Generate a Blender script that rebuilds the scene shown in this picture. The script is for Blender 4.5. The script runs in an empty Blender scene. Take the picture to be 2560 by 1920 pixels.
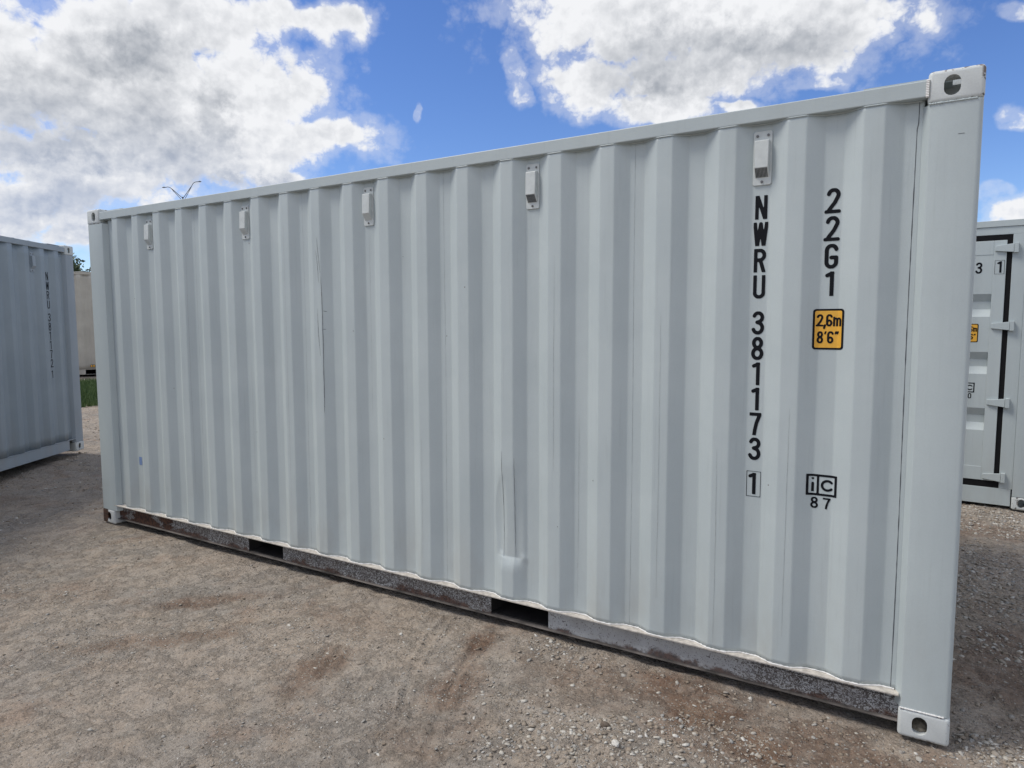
import bpy, bmesh, math, random
import numpy as np
from mathutils import Vector, Matrix
random.seed(7)
S = bpy.context.scene
COL = S.collection
rad = math.radians

# ------------------------------------------------------------------ camera
CAM_LOC = (5.9246, -3.0628, 1.6581)
cd = bpy.data.cameras.new('camera'); cam = bpy.data.objects.new('camera', cd); COL.objects.link(cam)
cam.location = CAM_LOC; cam.rotation_euler = (1.48405, 0.002224, 0.546155)
cd.sensor_width = 36; cd.lens = 24.102; cd.clip_start = 0.05; cd.clip_end = 3000
S.camera = cam
S.view_settings.view_transform = 'Standard'; S.view_settings.look = 'None'
S.view_settings.gamma = 1; S.view_settings.use_curve_mapping = False
S.view_settings.exposure = 0.0
S.cycles.max_bounces = 6; S.cycles.diffuse_bounces = 3; S.cycles.glossy_bounces = 2

# ------------------------------------------------------------------ sun
SUN_DIR = Vector((-1.18, -0.68, 1.95)).normalized()      # towards the sun
SUN_EL = math.asin(SUN_DIR.z)
sd = bpy.data.lights.new('sun', 'SUN'); so = bpy.data.objects.new('sun', sd); COL.objects.link(so)
sd.energy = 2.75; sd.angle = rad(20); sd.color = (1.0, 0.95, 0.88)
so.rotation_euler = SUN_DIR.to_track_quat('Z', 'Y').to_euler(); so.location = (0, 0, 30)

# ------------------------------------------------------------------ sky with cumulus clouds
class NT:
    def __init__(s, nt): s.nt = nt; s.N = nt.nodes; s.L = nt.links
    def node(s, typ, ins=None, **kw):
        n = s.N.new(typ)
        for k, v in kw.items(): setattr(n, k, v)
        if ins:
            for k, v in ins.items():
                if isinstance(v, bpy.types.NodeSocket): s.L.new(v, n.inputs[k])
                else: n.inputs[k].default_value = v
        return n
    def math(s, op, a, b=0.0, c=0.0, clamp=False):
        n = s.node('ShaderNodeMath', {0: a, 1: b, 2: c}, operation=op, use_clamp=clamp); return n.outputs[0]
    def vmath(s, op, a, b=(0, 0, 0), out=0, scale=None):
        n = s.node('ShaderNodeVectorMath', {0: a, 1: b}, operation=op)
        if scale is not None: n.inputs['Scale'].default_value = scale
        return n.outputs[out]
    def ramp(s, v, a, b, c=0.0, d=1.0, smooth=True):
        n = s.node('ShaderNodeMapRange', {0: v, 1: a, 2: b, 3: c, 4: d}, interpolation_type='SMOOTHSTEP' if smooth else 'LINEAR'); return n.outputs[0]
    def noise(s, vec, scale, detail=4, rough=0.5, lac=2.0, dist=0.0, col=False, typ='FBM'):
        n = s.node('ShaderNodeTexNoise', {'Vector': vec, 'Scale': scale, 'Detail': detail, 'Roughness': rough, 'Lacunarity': lac, 'Distortion': dist}, noise_type=typ)
        return n.outputs[1 if col else 0]
    def mix(s, f, a, b):
        n = s.node('ShaderNodeMix', None, data_type='RGBA')
        for i, v in ((0, f), (6, a), (7, b)):
            if isinstance(v, bpy.types.NodeSocket): s.L.new(v, n.inputs[i])
            elif i == 0: n.inputs[0].default_value = v
            else: n.inputs[i].default_value = tuple(v) + ((1,) if len(v) == 3 else ())
        return n.outputs[2]

# cloud masses, each (azimuth, elevation, half width, half height, tilt) in radians
CLOUDS = [(-0.557, 0.288, 0.102, 0.081, 0.162), (-0.611, 0.286, 0.068, 0.055, 0.182), (-0.468, 0.347, 0.112, 0.064, 0.153), (-0.401, 0.365, 0.073, 0.035, 0.135), (-0.354, 0.298, 0.096, 0.051, 0.097), (-0.301, 0.305, 0.051, 0.03, 0.084), (-0.266, 0.251, 0.08, 0.023, 0.061), (-0.364, 0.241, 0.096, 0.051, 0.083), (-0.526, 0.198, 0.142, 0.059, 0.105), (-0.263, 0.381, 0.058, 0.018, 0.087), (-0.322, 0.382, 0.035, 0.023, 0.111), (-0.217, 0.39, 0.026, 0.017, 0.074), (-0.322, 0.195, 0.033, 0.013, 0.06), (-0.615, 0.136, 0.095, 0.039, 0.09), (-0.562, 0.105, 0.041, 0.014, 0.062), (-0.604, 0.327, 0.029, 0.016, 0.203),
 (0.187, 0.4, 0.167, 0.064, -0.079), (0.286, 0.375, 0.178, 0.053, -0.111), (0.438, 0.371, 0.097, 0.029, -0.164), (0.102, 0.326, 0.059, 0.033, -0.036), (0.209, 0.293, 0.067, 0.024, -0.064), (0.242, 0.327, 0.106, 0.035, -0.082), (0.396, 0.337, 0.057, 0.028, -0.135), (0.311, 0.283, 0.029, 0.008, -0.089),
 (-0.47, 0.285, 0.13, 0.09, 0.15), (-0.44, 0.235, 0.10, 0.06, 0.1), (0.628, 0.13, 0.028, 0.016, -0.096)]
# thin scraps of cloud
SCRAPS = [(0.002, 0.340, 0.022, 0.038, -0.3), (0.014, 0.309, 0.024, 0.026, 0.3), (0.618, 0.233, 0.030, 0.016, -0.161), (0.615, 0.346, 0.030, 0.014, -0.2), (0.605, 0.150, 0.028, 0.018, -0.102),
 (-0.127, 0.294, 0.010, 0.018, 0.033), (0.06, 0.31, 0.03, 0.02, 0.2), (0.40, 0.30, 0.05, 0.02, -0.1)]
THICK = [(-0.587, 0.249, 0.11, 0.032, 0.151), (-0.561, 0.215, 0.092, 0.021, 0.125), (-0.599, 0.137, 0.097, 0.029, 0.088), (-0.435, 0.207, 0.045, 0.036, 0.09), (-0.503, 0.317, 0.066, 0.022, 0.156), (-0.38, 0.188, 0.075, 0.012, 0.069), (-0.392, 0.261, 0.017, 0.033, 0.1),
 (0.238, 0.342, 0.099, 0.029, -0.083), (0.287, 0.352, 0.122, 0.02, -0.103), (0.188, 0.322, 0.051, 0.018, -0.061)]

def ellipse_union(t, uv, items, k):
    cur = None
    for (a, e, rx, ry, rot) in items:
        v = uv
        if cur is not None:     # tiny dependency keeps the shader evaluating one mass at a time
            v = t.node('ShaderNodeVectorMath', {0: cur, 1: (1e-9, 1e-9, 0), 2: uv}, operation='MULTIPLY_ADD').outputs[0]
        m = t.node('ShaderNodeMapping', {'Vector': v, 'Location': (a, e, 0), 'Rotation': (0, 0, rot), 'Scale': (rx, ry, 1)}, vector_type='TEXTURE')
        f = t.math('SUBTRACT', 1.0, t.vmath('LENGTH', m.outputs[0], out=1))
        cur = f if cur is None else t.math('SMOOTH_MAX', cur, f, k)
    return cur

def cloud_density_group():
    g = bpy.data.node_groups.new('cloud density', 'ShaderNodeTree')
    g.interface.new_socket('uv', in_out='INPUT', socket_type='NodeSocketVector')
    g.interface.new_socket('density', in_out='OUTPUT', socket_type='NodeSocketFloat')
    g.interface.new_socket('rise', in_out='OUTPUT', socket_type='NodeSocketFloat')
    t = NT(g)
    gi = g.nodes.new('NodeGroupInput'); go = g.nodes.new('NodeGroupOutput')
    uv = gi.outputs[0]
    # warp so outlines are lumpy
    w1 = t.vmath('SUBTRACT', t.noise(uv, 13, 3, 0.55, col=True), (0.5, 0.5, 0.5))
    uvw = t.vmath('MULTIPLY', t.vmath('ADD', uv, t.vmath('SCALE', w1, scale=0.05)), (1, 1, 0))
    w2 = t.vmath('SUBTRACT', t.noise(uv, 45, 3, 0.6, col=True), (0.5, 0.5, 0.5))
    uvp = t.vmath('MULTIPLY', t.vmath('ADD', uv, t.vmath('SCALE', w2, scale=0.012)), (1, 1.15, 0))
    F = ellipse_union(t, uvw, CLOUDS, 0.15)
    F = t.math('MAXIMUM', F, t.math('MINIMUM', t.math('MULTIPLY_ADD', ellipse_union(t, uvw, SCRAPS, 0.1), 1.6, -0.75), -0.12))
    # open cloud field over the rest of the sky
    sep = t.node('ShaderNodeSeparateXYZ', {0: uv})
    out = t.math('MAXIMUM', t.ramp(t.math('ABSOLUTE', sep.outputs[0]), 0.75, 0.95), t.ramp(sep.outputs[1], 0.5, 0.62))
    low = t.math('MULTIPLY_ADD', t.noise(t.vmath('MULTIPLY', uv, (1, 1.6, 1)), 3.1, 2), 4.2, -2.0)
    F2 = t.math('MULTIPLY_ADD', out, t.math('ADD', low, 1.2), -1.2)
    F = t.math('MAXIMUM', F, F2)
    F = t.math('MAXIMUM', t.math('MINIMUM', F, 0.75), -1.5)
    def puffs(v, det):
        vb = t.node('ShaderNodeTexVoronoi', {'Vector': v, 'Scale': 24, 'Detail': det, 'Roughness': 0.52, 'Lacunarity': 2.3}, feature='F1', voronoi_dimensions='2D')
        vb.normalize = True
        q = t.math('POWER', vb.outputs['Distance'], 1.5)
        return t.math('MULTIPLY_ADD', q, -3.2, 0.75)
    def wisps(v, det): return t.math('MULTIPLY_ADD', t.noise(v, 13, det, 0.62), 3.4, -1.7)
    a0 = t.math('ADD', puffs(uvp, 3.0), wisps(uvp, 8))
    up = t.vmath('ADD', uvp, (-0.004, 0.011, 0))
    a1 = t.math('ADD', puffs(up, 2.0), wisps(up, 5))
    t.L.new(t.math('SUBTRACT', a1, a0), go.inputs[1])
    d = t.math('ADD', t.math('MULTIPLY_ADD', F, 2.0, 0.12), t.math('MULTIPLY', a0, 0.95))
    t.L.new(d, go.inputs[0])
    return g

def build_world():
    w = bpy.data.worlds.new('World'); S.world = w; w.use_nodes = True
    nt = w.node_tree; nt.nodes.clear(); t = NT(nt)
    sky = t.node('ShaderNodeTexSky', None, sky_type='NISHITA')
    sky.sun_disc = False; sky.sun_elevation = SUN_EL; sky.sun_rotation = math.atan2(SUN_DIR.x, SUN_DIR.y)
    sky.altitude = 200; sky.air_density = 1.0; sky.dust_density = 0.1; sky.ozone_density = 3.0
    hsv = t.node('ShaderNodeHueSaturation', {'Hue': 0.508, 'Saturation': 1.15, 'Value': 1.30, 'Color': sky.outputs[0]})
    tc = t.node('ShaderNodeTexCoord')
    rot = t.node('ShaderNodeVectorRotate', {'Vector': tc.outputs['Generated'], 'Angle': -0.546155}, rotation_type='Z_AXIS')
    s = t.node('ShaderNodeSeparateXYZ', {0: rot.outputs[0]})
    az = t.math('ARCTAN2', s.outputs[0], s.outputs[1]); el = t.math('ARCSINE', s.outputs[2])
    uv = t.node('ShaderNodeCombineXYZ', {0: az, 1: el, 2: 0.0}).outputs[0]
    g = cloud_density_group()
    gn = t.node('ShaderNodeGroup', None); gn.node_tree = g; t.L.new(uv, gn.inputs[0])
    d0 = gn.outputs[0]; grad = gn.outputs[1]
    cov = t.math('MAXIMUM', t.ramp(d0, -0.22, 0.78), t.math('MULTIPLY', t.ramp(d0, -1.0, 0.2), 0.30))
    thick = t.ramp(d0, 0.25, 1.5)
    wv = t.vmath('SUBTRACT', t.noise(uv, 16, 6, 0.65, col=True), (0.5, 0.5, 0.5))
    uvt = t.vmath('MULTIPLY', t.vmath('ADD', uv, t.vmath('SCALE', wv, scale=0.13)), (1, 1, 0))
    T = t.ramp(ellipse_union(t, uvt, THICK, 0.35), -1.1, 0.9)
    side = t.ramp(grad, -1.0, 1.3, smooth=False)
    soft = t.ramp(t.noise(uv, 9, 6, 0.6), 0.35, 0.68)
    sh = t.math('ADD', t.math('MULTIPLY', side, 0.72), t.math('ADD', t.math('MULTIPLY', t.math('MULTIPLY', thick, soft), 0.34), t.math('MULTIPLY', T, 0.60)))
    sh = t.math('SUBTRACT', sh, 0.33, clamp=True)
    sh = t.math('MULTIPLY', sh, t.ramp(d0, 0.0, 0.8, 0.35, 1.0))
    low = t.ramp(el, 0.12, 0.30)
    white = (9.0, 9.1, 9.35); grey = t.mix(low, (3.1, 3.9, 5.6), (3.5, 3.8, 4.3))
    cc = t.mix(sh, white, grey)
    blue = t.node('ShaderNodeMix', None, data_type='RGBA', blend_type='MULTIPLY'); blue.inputs[0].default_value = 1.0
    t.L.new(hsv.outputs[0], blue.inputs[6]); blue.inputs[7].default_value = (0.92, 0.97, 1.12, 1)
    col = t.mix(cov, blue.outputs[2], cc)
    bg = t.node('ShaderNodeBackground', {'Color': col, 'Strength': 0.1})
    o = t.node('ShaderNodeOutputWorld'); t.L.new(bg.outputs[0], o.inputs[0])
    w.cycles.sampling_method = 'MANUAL'; w.cycles.sample_map_resolution = 1024
build_world()

# ------------------------------------------------------------------ object helpers
def tag(o, label=None, cat=None, group=None, kind=None):
    if label: o['label'] = label
    if cat: o['category'] = cat
    if group: o['group'] = group
    if kind: o['kind'] = kind
    return o

def empty(name, loc=(0, 0, 0), rz=0.0):
    o = bpy.data.objects.new(name, None); COL.objects.link(o)
    o.location = loc; o.rotation_euler = (0, 0, rz); o.empty_display_size = 0.2
    return o

class MB:
    """collects shapes into one mesh"""
    def __init__(s): s.v = []; s.f = []
    def add(s, vs, fs):
        n = len(s.v); s.v += [tuple(p) for p in vs]; s.f += [tuple(i + n for i in f) for f in fs]; return s
    def box(s, x0, x1, y0, y1, z0, z1):
        return s.add([(x0, y0, z0), (x1, y0, z0), (x1, y1, z0), (x0, y1, z0), (x0, y0, z1), (x1, y0, z1), (x1, y1, z1), (x0, y1, z1)],
                     [(0, 3, 2, 1), (4, 5, 6, 7), (0, 1, 5, 4), (1, 2, 6, 5), (2, 3, 7, 6), (3, 0, 4, 7)])
    def tube(s, pts, r, n=10, rs=None, cap=True):
        P = [Vector(p) for p in pts]; vs = []; fs = []
        up = Vector((0, 0, 1))
        for i, p in enumerate(P):
            d = (P[min(i + 1, len(P) - 1)] - P[max(i - 1, 0)]).normalized()
            a = d.cross(up)
            if a.length < 1e-3: a = d.cross(Vector((1, 0, 0)))
            a.normalize(); b = d.cross(a)
            rr = rs[i] if rs else r
            for k in range(n):
                t = 2 * math.pi * k / n; vs.append(p + a * (rr * math.cos(t)) + b * (rr * math.sin(t)))
        for i in range(len(P) - 1):
            for k in range(n):
                k2 = (k + 1) % n; fs.append((i * n + k, i * n + k2, (i + 1) * n + k2, (i + 1) * n + k))
        if cap: fs.append(tuple(range(n - 1, -1, -1))); fs.append(tuple(range((len(P) - 1) * n, len(P) * n)))
        return s.add(vs, fs)
    def prism(s, pts2, ax, a0, a1):
        """extrude a 2D outline along axis ax (0,1,2) from a0 to a1"""
        def mk(p, a):
            if ax == 0: return (a, p[0], p[1])
            if ax == 1: return (p[0], a, p[1])
            return (p[0], p[1], a)
        n = len(pts2); vs = [mk(p, a0) for p in pts2] + [mk(p, a1) for p in pts2]
        fs = [tuple(range(n)), tuple(range(2 * n - 1, n - 1, -1))] + [(i, i + n, (i + 1) % n + n, (i + 1) % n) for i in range(n)]
        return s.add(vs, fs)
    def build(s, name, mat, parent=None, smooth=35, bevel=0.0, seg=2, fix=True):
        me = bpy.data.meshes.new(name); me.from_pydata(s.v, [], s.f); me.update()
        if fix:
            bm = bmesh.new(); bm.from_mesh(me); bmesh.ops.recalc_face_normals(bm, faces=bm.faces); bm.to_mesh(me); bm.free()
        return mesh_obj(name, me, mat, parent, smooth, bevel, seg)

def mesh_obj(name, me, mat, parent=None, smooth=35, bevel=0.0, seg=2):
    if smooth:
        me.shade_smooth(); me.set_sharp_from_angle(angle=rad(smooth))
    if mat: me.materials.append(mat)
    o = bpy.data.objects.new(name, me); COL.objects.link(o)
    if parent: o.parent = parent
    if bevel:
        m = o.modifiers.new('bevel', 'BEVEL'); m.width = bevel; m.segments = seg; m.limit_method = 'ANGLE'; m.angle_limit = rad(40); m.harden_normals = True
    return o

# ------------------------------------------------------------------ materials
def new_mat(name):
    m = bpy.data.materials.new(name); m.use_nodes = True; m.node_tree.nodes.clear()
    t = NT(m.node_tree)
    o = t.node('ShaderNodeOutputMaterial'); b = t.node('ShaderNodeBsdfPrincipled')
    t.L.new(b.outputs[0], o.inputs[0])
    return m, t, b

def bump(t, b, h, strength, dist):
    n = t.node('ShaderNodeBump', {'Height': h, 'Strength': strength, 'Distance': dist}); t.L.new(n.outputs[0], b.inputs['Normal']); return n

def paint_mat(name, base, alt, streak=0.15, rough=0.5, dirt=0.25):
    m, t, b = new_mat(name)
    tc = t.node('ShaderNodeTexCoord'); P = tc.outputs['Object']
    n1 = t.noise(P, 1.7, 5, 0.6)
    n2 = t.noise(t.vmath('MULTIPLY', P, (1, 1, 0.035)), 60, 4, 0.65)     # runs and roller streaks down the sheet
    n3 = t.noise(P, 240, 3, 0.6)
    n4 = t.noise(t.vmath('MULTIPLY', P, (1, 1, 0.15)), 9, 5, 0.6)
    c = t.mix(t.ramp(n1, 0.35, 0.65), base, alt)
    c = t.mix(t.math('MULTIPLY', t.ramp(n2, 0.55, 0.75), streak), c, tuple(x * 0.55 for x in base))
    c = t.mix(t.math('MULTIPLY', t.ramp(n4, 0.5, 0.75), streak * 1.2), c, tuple(x * 0.72 for x in base))
    c = t.mix(t.math('MULTIPLY', t.ramp(n3, 0.35, 0.7), 0.10), c, tuple(x * 0.6 for x in base))
    z = t.node('ShaderNodeSeparateXYZ', {0: P}).outputs[2]
    low = t.math('MULTIPLY', t.ramp(z, 0.75, 0.1), t.ramp(t.noise(t.vmath('MULTIPLY', P, (1, 1, 0.4)), 5, 6, 0.65), 0.4, 0.7))
    c = t.mix(t.math('MULTIPLY', low, dirt), c, (0.30, 0.26, 0.21))
    # tiny chips and fly specks
    vs = t.node('ShaderNodeTexVoronoi', {'Vector': P, 'Scale': 5.5, 'Randomness': 1.0})
    chip = t.math('MULTIPLY', t.math('LESS_THAN', vs.outputs['Distance'], 0.022), t.math('GREATER_THAN', t.noise(P, 2.3, 1), 0.5))
    c = t.mix(t.math('MULTIPLY', chip, 0.75), c, (0.12, 0.09, 0.07))
    t.L.new(c, b.inputs['Base Color'])
    b.inputs['Roughness'].default_value = rough
    t.L.new(t.ramp(n4, 0.3, 0.8, rough - 0.06, rough + 0.12), b.inputs['Roughness'])
    h = t.math('ADD', t.math('MULTIPLY', n3, 0.25), t.math('ADD', t.math('MULTIPLY', n2, 0.35), t.math('MULTIPLY', t.noise(P, 14, 3), 1.2)))
    bump(t, b, h, 0.35, 0.002)
    return m

def edge_worn(name, base, rustiness=0.5, thr=0.6, scale=9, end_rust=False):
    """painted casting steel with rust-dark chips"""
    m, t, b = new_mat(name)
    P = t.node('ShaderNodeTexCoord').outputs['Object']
    n1 = t.noise(P, scale, 6, 0.6); n2 = t.noise(P, 150, 4, 0.7)
    mask = t.ramp(n1, thr, thr + 0.03)
    geo = t.node('ShaderNodeNewGeometry')
    edge = t.math('MULTIPLY', t.ramp(geo.outputs['Pointiness'], 0.56, 0.64), t.ramp(t.noise(P, 28, 4, 0.6), 0.5, 0.56))
    mask = t.math('MAXIMUM', mask, edge)
    if end_rust:
        sx = t.node('ShaderNodeSeparateXYZ', {0: P}).outputs[0]
        mask = t.math('MAXIMUM', mask, t.ramp(t.math('MULTIPLY_ADD', t.noise(P, 22, 5, .6), .10, sx), .142, .132))
    q = t.node('ShaderNodeSeparateXYZ', {0: P})
    az_ = t.math('ABSOLUTE', q.outputs[2]); ax_ = t.math('ABSOLUTE', q.outputs[0])
    near = t.math('MAXIMUM', t.ramp(az_, .014, .004), t.math('MAXIMUM', t.ramp(ax_, .016, .005), t.ramp(t.math('ABSOLUTE', t.math('SUBTRACT', az_, .118)), .010, .003)))
    mask = t.math('MAXIMUM', mask, t.math('MULTIPLY', near, t.ramp(t.noise(P, 38, 5, .6), .56, .60)))
    c = t.mix(t.math('MULTIPLY', t.ramp(n2, 0.4, 0.7), 0.2), base, tuple(x * 0.6 for x in base))
    rust = t.mix(t.ramp(t.noise(P, 60, 3), 0.4, 0.6), (0.035, 0.022, 0.018), (0.10, 0.050, 0.030))
    c = t.mix(t.math('MULTIPLY', mask, rustiness), c, rust)
    t.L.new(c, b.inputs['Base Color']); b.inputs['Roughness'].default_value = 0.55
    bump(t, b, t.math('ADD', n2, t.math('MULTIPLY', mask, -1.5)), 0.3, 0.001)
    return m

def flat_mat(name, col, rough=0.6, var=0.12, scale=40, metal=0.0, bstr=0.2):
    m, t, b = new_mat(name)
    P = t.node('ShaderNodeTexCoord').outputs['Object']
    n = t.noise(P, scale, 5, 0.6)
    c = t.mix(t.ramp(n, 0.3, 0.7), col, tuple(x * (1 - var * 2) for x in col))
    t.L.new(c, b.inputs['Base Color']); b.inputs['Roughness'].default_value = rough; b.inputs['Metallic'].default_value = metal
    bump(t, b, n, bstr, 0.002)
    return m

def undercoat_mat(name, grey, rust_x=1.35, all_rust=False):
    """bottom rail web: grey paint under peeling black undercoating, with rust low down and at the door end"""
    m, t, b = new_mat(name)
    P = t.node('ShaderNodeTexCoord').outputs['Object']
    s = t.node('ShaderNodeSeparateXYZ', {0: P})
    fine = t.noise(t.vmath('MULTIPLY', P, (1, 1, 1.2)), 70, 4, 0.7, dist=1.8)
    big = t.noise(P, 2.2, 4, 0.6)
    # undercoating shows as a dense dark mottle, thicker in some stretches
    X = s.outputs[0]; Xn = t.math('MULTIPLY_ADD', t.math('SUBTRACT', t.noise(P, 3, 4, .6), .5), .5, X)
    thr = t.math('ADD', t.ramp(Xn, 3.9, 4.5, .465, .60), t.ramp(Xn, 5.05, 5.35, 0.0, -.12))
    mott = t.math('SUBTRACT', fine, thr)
    black = t.ramp(mott, -0.02, 0.035)
    c = t.mix(black, grey, (0.075, 0.066, 0.062))
    c = t.mix(t.math('MULTIPLY', t.ramp(t.noise(P, 7, 4, 0.6), 0.35, 0.7), 0.30), c, (0.17, 0.145, 0.125))
    # rust: a strip along the foot, and large patches near the door end
    edge = t.math('ADD', s.outputs[2], t.math('MULTIPLY', t.math('SUBTRACT', t.noise(P, 6, 6, 0.65), 0.5), 0.20))
    foot = t.ramp(edge, 0.070, 0.045)
    blot = t.ramp(t.math('SUBTRACT', t.noise(t.vmath('MULTIPLY', P, (0.55, 1, 1.6)), 7, 7, 0.62), t.ramp(s.outputs[0], 0.5, rust_x + 0.05, -0.05, 0.34)), 0.45, 0.48)
    rust = t.mix(t.ramp(t.noise(P, 40, 5, 0.6), 0.35, 0.65), (0.030, 0.014, 0.010), (0.10, 0.045, 0.026))
    c = t.mix(t.math('MAXIMUM', t.math('MULTIPLY', foot, 0.85), blot), c, rust)
    t.L.new(c, b.inputs['Base Color']); b.inputs['Roughness'].default_value = 0.75
    bump(t, b, t.math('ADD', fine, t.math('MULTIPLY', blot, -0.6)), 0.6, 0.004)
    return m

GREY_A = (0.475, 0.530, 0.532); GREY_B = (0.440, 0.495, 0.500)
M = {}
M['paint'] = paint_mat('light grey container paint', GREY_A, GREY_B)
M['frame'] = paint_mat('light grey frame paint', (0.445, 0.500, 0.504), (0.420, 0.473, 0.480), streak=0.12, dirt=0.15)
M['casting'] = edge_worn('worn painted casting', (0.56, 0.59, 0.58), 0.85, 0.72)
M['casting_rusty'] = edge_worn('rusty painted casting', (0.55, 0.57, 0.56), 1.0, 0.72, 9, True)
M['undercoat'] = undercoat_mat('peeling undercoating', (0.43, 0.44, 0.44))
M['ledge'] = flat_mat('dusty pale ledge paint', (0.58, 0.54, 0.48), 0.7, 0.18, 30)
M['sealant'] = flat_mat('white sealant', (0.78, 0.77, 0.74), 0.5, 0.08, 60)
M['black_steel'] = flat_mat('dark underframe steel', (0.03, 0.026, 0.024), 0.8, 0.3, 14)
M['rubber'] = flat_mat('black door gasket rubber', (0.006, 0.006, 0.007), 0.7, 0.1, 20)
M['rubber'].node_tree.nodes['Principled BSDF'].inputs['Specular IOR Level'].default_value = 0.2
M['ink'] = flat_mat('black vinyl lettering', (0.006, 0.007, 0.010), 0.6, 0.05, 200, bstr=0.02)
M['ink'].node_tree.nodes['Principled BSDF'].inputs['Specular IOR Level'].default_value = 0.15
M['yellow'] = flat_mat('amber yellow vinyl', (0.80, 0.42, 0.045), 0.35, 0.06, 30, bstr=0.02)
M['vent'] = flat_mat('white vent plastic', (0.575, 0.61, 0.595), 0.4, 0.06, 30)
M['galv'] = flat_mat('dull bolt steel', (0.22, 0.22, 0.22), 0.5, 0.2, 60, 0.5)
M['seam'] = flat_mat('dark seam line', (0.10, 0.11, 0.12), 0.8, 0.2, 60)
M['seam_faint'] = flat_mat('faint seam line', (0.26, 0.28, 0.29), 0.8, 0.2, 60)
M['score'] = flat_mat('faint scored paint', (0.38, 0.41, 0.41), 0.8, 0.2, 60)
M['scuff'] = flat_mat('dark scuffed paint', (0.15, 0.155, 0.16), 0.8, 0.3, 90)
M['sticker'] = flat_mat('pale blue sticker vinyl', (0.25, 0.36, 0.62), 0.4, 0.25, 260, bstr=0.0)
M['beige'] = paint_mat('beige container paint', (0.54, 0.51, 0.44), (0.46, 0.43, 0.37), streak=0.2)
M['white_roof'] = flat_mat('chalky white roof paint', (0.72, 0.71, 0.66), 0.6, 0.1, 20)
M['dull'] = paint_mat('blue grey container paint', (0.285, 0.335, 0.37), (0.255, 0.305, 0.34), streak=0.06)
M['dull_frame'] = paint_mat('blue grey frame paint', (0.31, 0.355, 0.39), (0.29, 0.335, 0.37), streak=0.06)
M['soil'] = flat_mat('dried soil', (0.30, 0.26, 0.20), 0.95, 0.3, 60, bstr=0.6)
M['wood'] = flat_mat('dark plywood floor', (0.10, 0.06, 0.035), 0.8, 0.2, 12)

# ------------------------------------------------------------------ stroke lettering
def arc(cx, cy, rx, ry, a0, a1, n=14):
    return [(cx + rx * math.cos(rad(a0 + (a1 - a0) * i / n)), cy + ry * math.sin(rad(a0 + (a1 - a0) * i / n))) for i in range(n + 1)]
GLYPH = {
 'N': (0.50, [[(.07, -.1), (.07, 1.1)], [(.09, .98), (.41, .02)], [(.43, -.1), (.43, 1.1)]]),
 'W': (0.60, [[(.045, 1.1), (.175, -.1)], [(.175, .02), (.30, .93)], [(.30, .93), (.425, .02)], [(.425, -.1), (.555, 1.1)]]),
 'R': (0.50, [[(.07, -.1), (.07, 1.1)], [(.07, .93)] + arc(.24, .725, .19, .205, 90, -90) + [(.07, .52)], [(.27, .52), (.45, -.1)]]),
 'U': (0.50, [[(.07, 1.1), (.07, .25)] + arc(.25, .25, .18, .18, 180, 360) + [(.43, 1.1)]]),
 'G': (0.50, [arc(.25, .74, .18, .19, 12, 180) + [(.07, .26)] + arc(.25, .26, .18, .19, 180, 360) + [(.43, .45), (.25, .45)]]),
 '0': (0.50, [arc(.25, .74, .18, .19, 0, 180) + arc(.25, .26, .18, .19, 180, 360) + [(.43, .74)]]),
 '1': (0.50, [[(.30, -.1), (.30, 1.1)], [(.31, .93), (.12, .84)]]),
 '2': (0.50, [arc(.25, .74, .18, .19, 170, -25) + [(.30, .42), (.11, .16), (.07, .07)], [(.0, .065), (.46, .065)]]),
 '3': (0.50, [arc(.25, .74, .17, .19, 160, -75) + [(.21, .53)], [(.21, .53)] + arc(.24, .29, .19, .22, 80, -160)]),
 '6': (0.50, [arc(.25, .28, .18, .21, 0, 360, 22), [(.07, .28), (.07, .62)] + arc(.26, .72, .19, .21, 180, 20)]),
 '7': (0.50, [[(-.1, .935), (.44, .935)], [(.435, .935), (.30, .55), (.24, .25), (.20, -.1)]]),
 '8': (0.50, [arc(.25, .735, .155, .195, 0, 360, 22), arc(.25, .28, .18, .215, 0, 360, 22)]),
 'i': (0.14, [[(.07, -.1), (.07, .60)], [(.07, .95), (.07, 1.1)]]),
 'c': (0.50, [arc(.26, .26, .20, .20, 42, 318, 22)]),
 'm': (0.66, [[(.06, -.1), (.06, .72)], [(.06, .42)] + arc(.19, .50, .13, .15, 180, 0) + [(.32, -.1)], [(.32, .42)] + arc(.46, .50, .13, .15, 180, 0) + [(.59, -.1)]]),
 ',': (0.16, [[(.09, .10), (.03, -.14)]]),
 "'": (0.16, [[(.12, 1.0), (.06, .80)]]),
 '"': (0.30, [[(.12, 1.0), (.06, .80)], [(.27, 1.0), (.21, .80)]]),
}
def glyph_prims(ch, x, y, h, stroke=0.135, sx=1.0):
    """segments for one glyph in plate units: lower-left corner (x, y), height h"""
    w, ps = GLYPH[ch]; out = []
    clip = (x - 1, x + w * h * sx + 1, y, y + h)
    if ch in 'N7RWU1': clip = (x, x + w * h * sx, y, y + h)
    if ch in ",": clip = (x - 1, x + 1, y - h, y + h)
    for p in ps:
        q = [(x + a * h * sx, y + b * h) for a, b in p]
        out.append((np.array(q), stroke * h / 2))
    return out, clip
def sdf_poly(P, X, Y):
    d = np.full(X.shape, 1e9)
    for (ax, ay), (bx, by) in zip(P[:-1], P[1:]):
        vx, vy = bx - ax, by - ay; L = vx * vx + vy * vy + 1e-12
        t = np.clip(((X - ax) * vx + (Y - ay) * vy) / L, 0, 1)
        d = np.minimum(d, np.hypot(X - ax - t * vx, Y - ay - t * vy))
    return d
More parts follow.
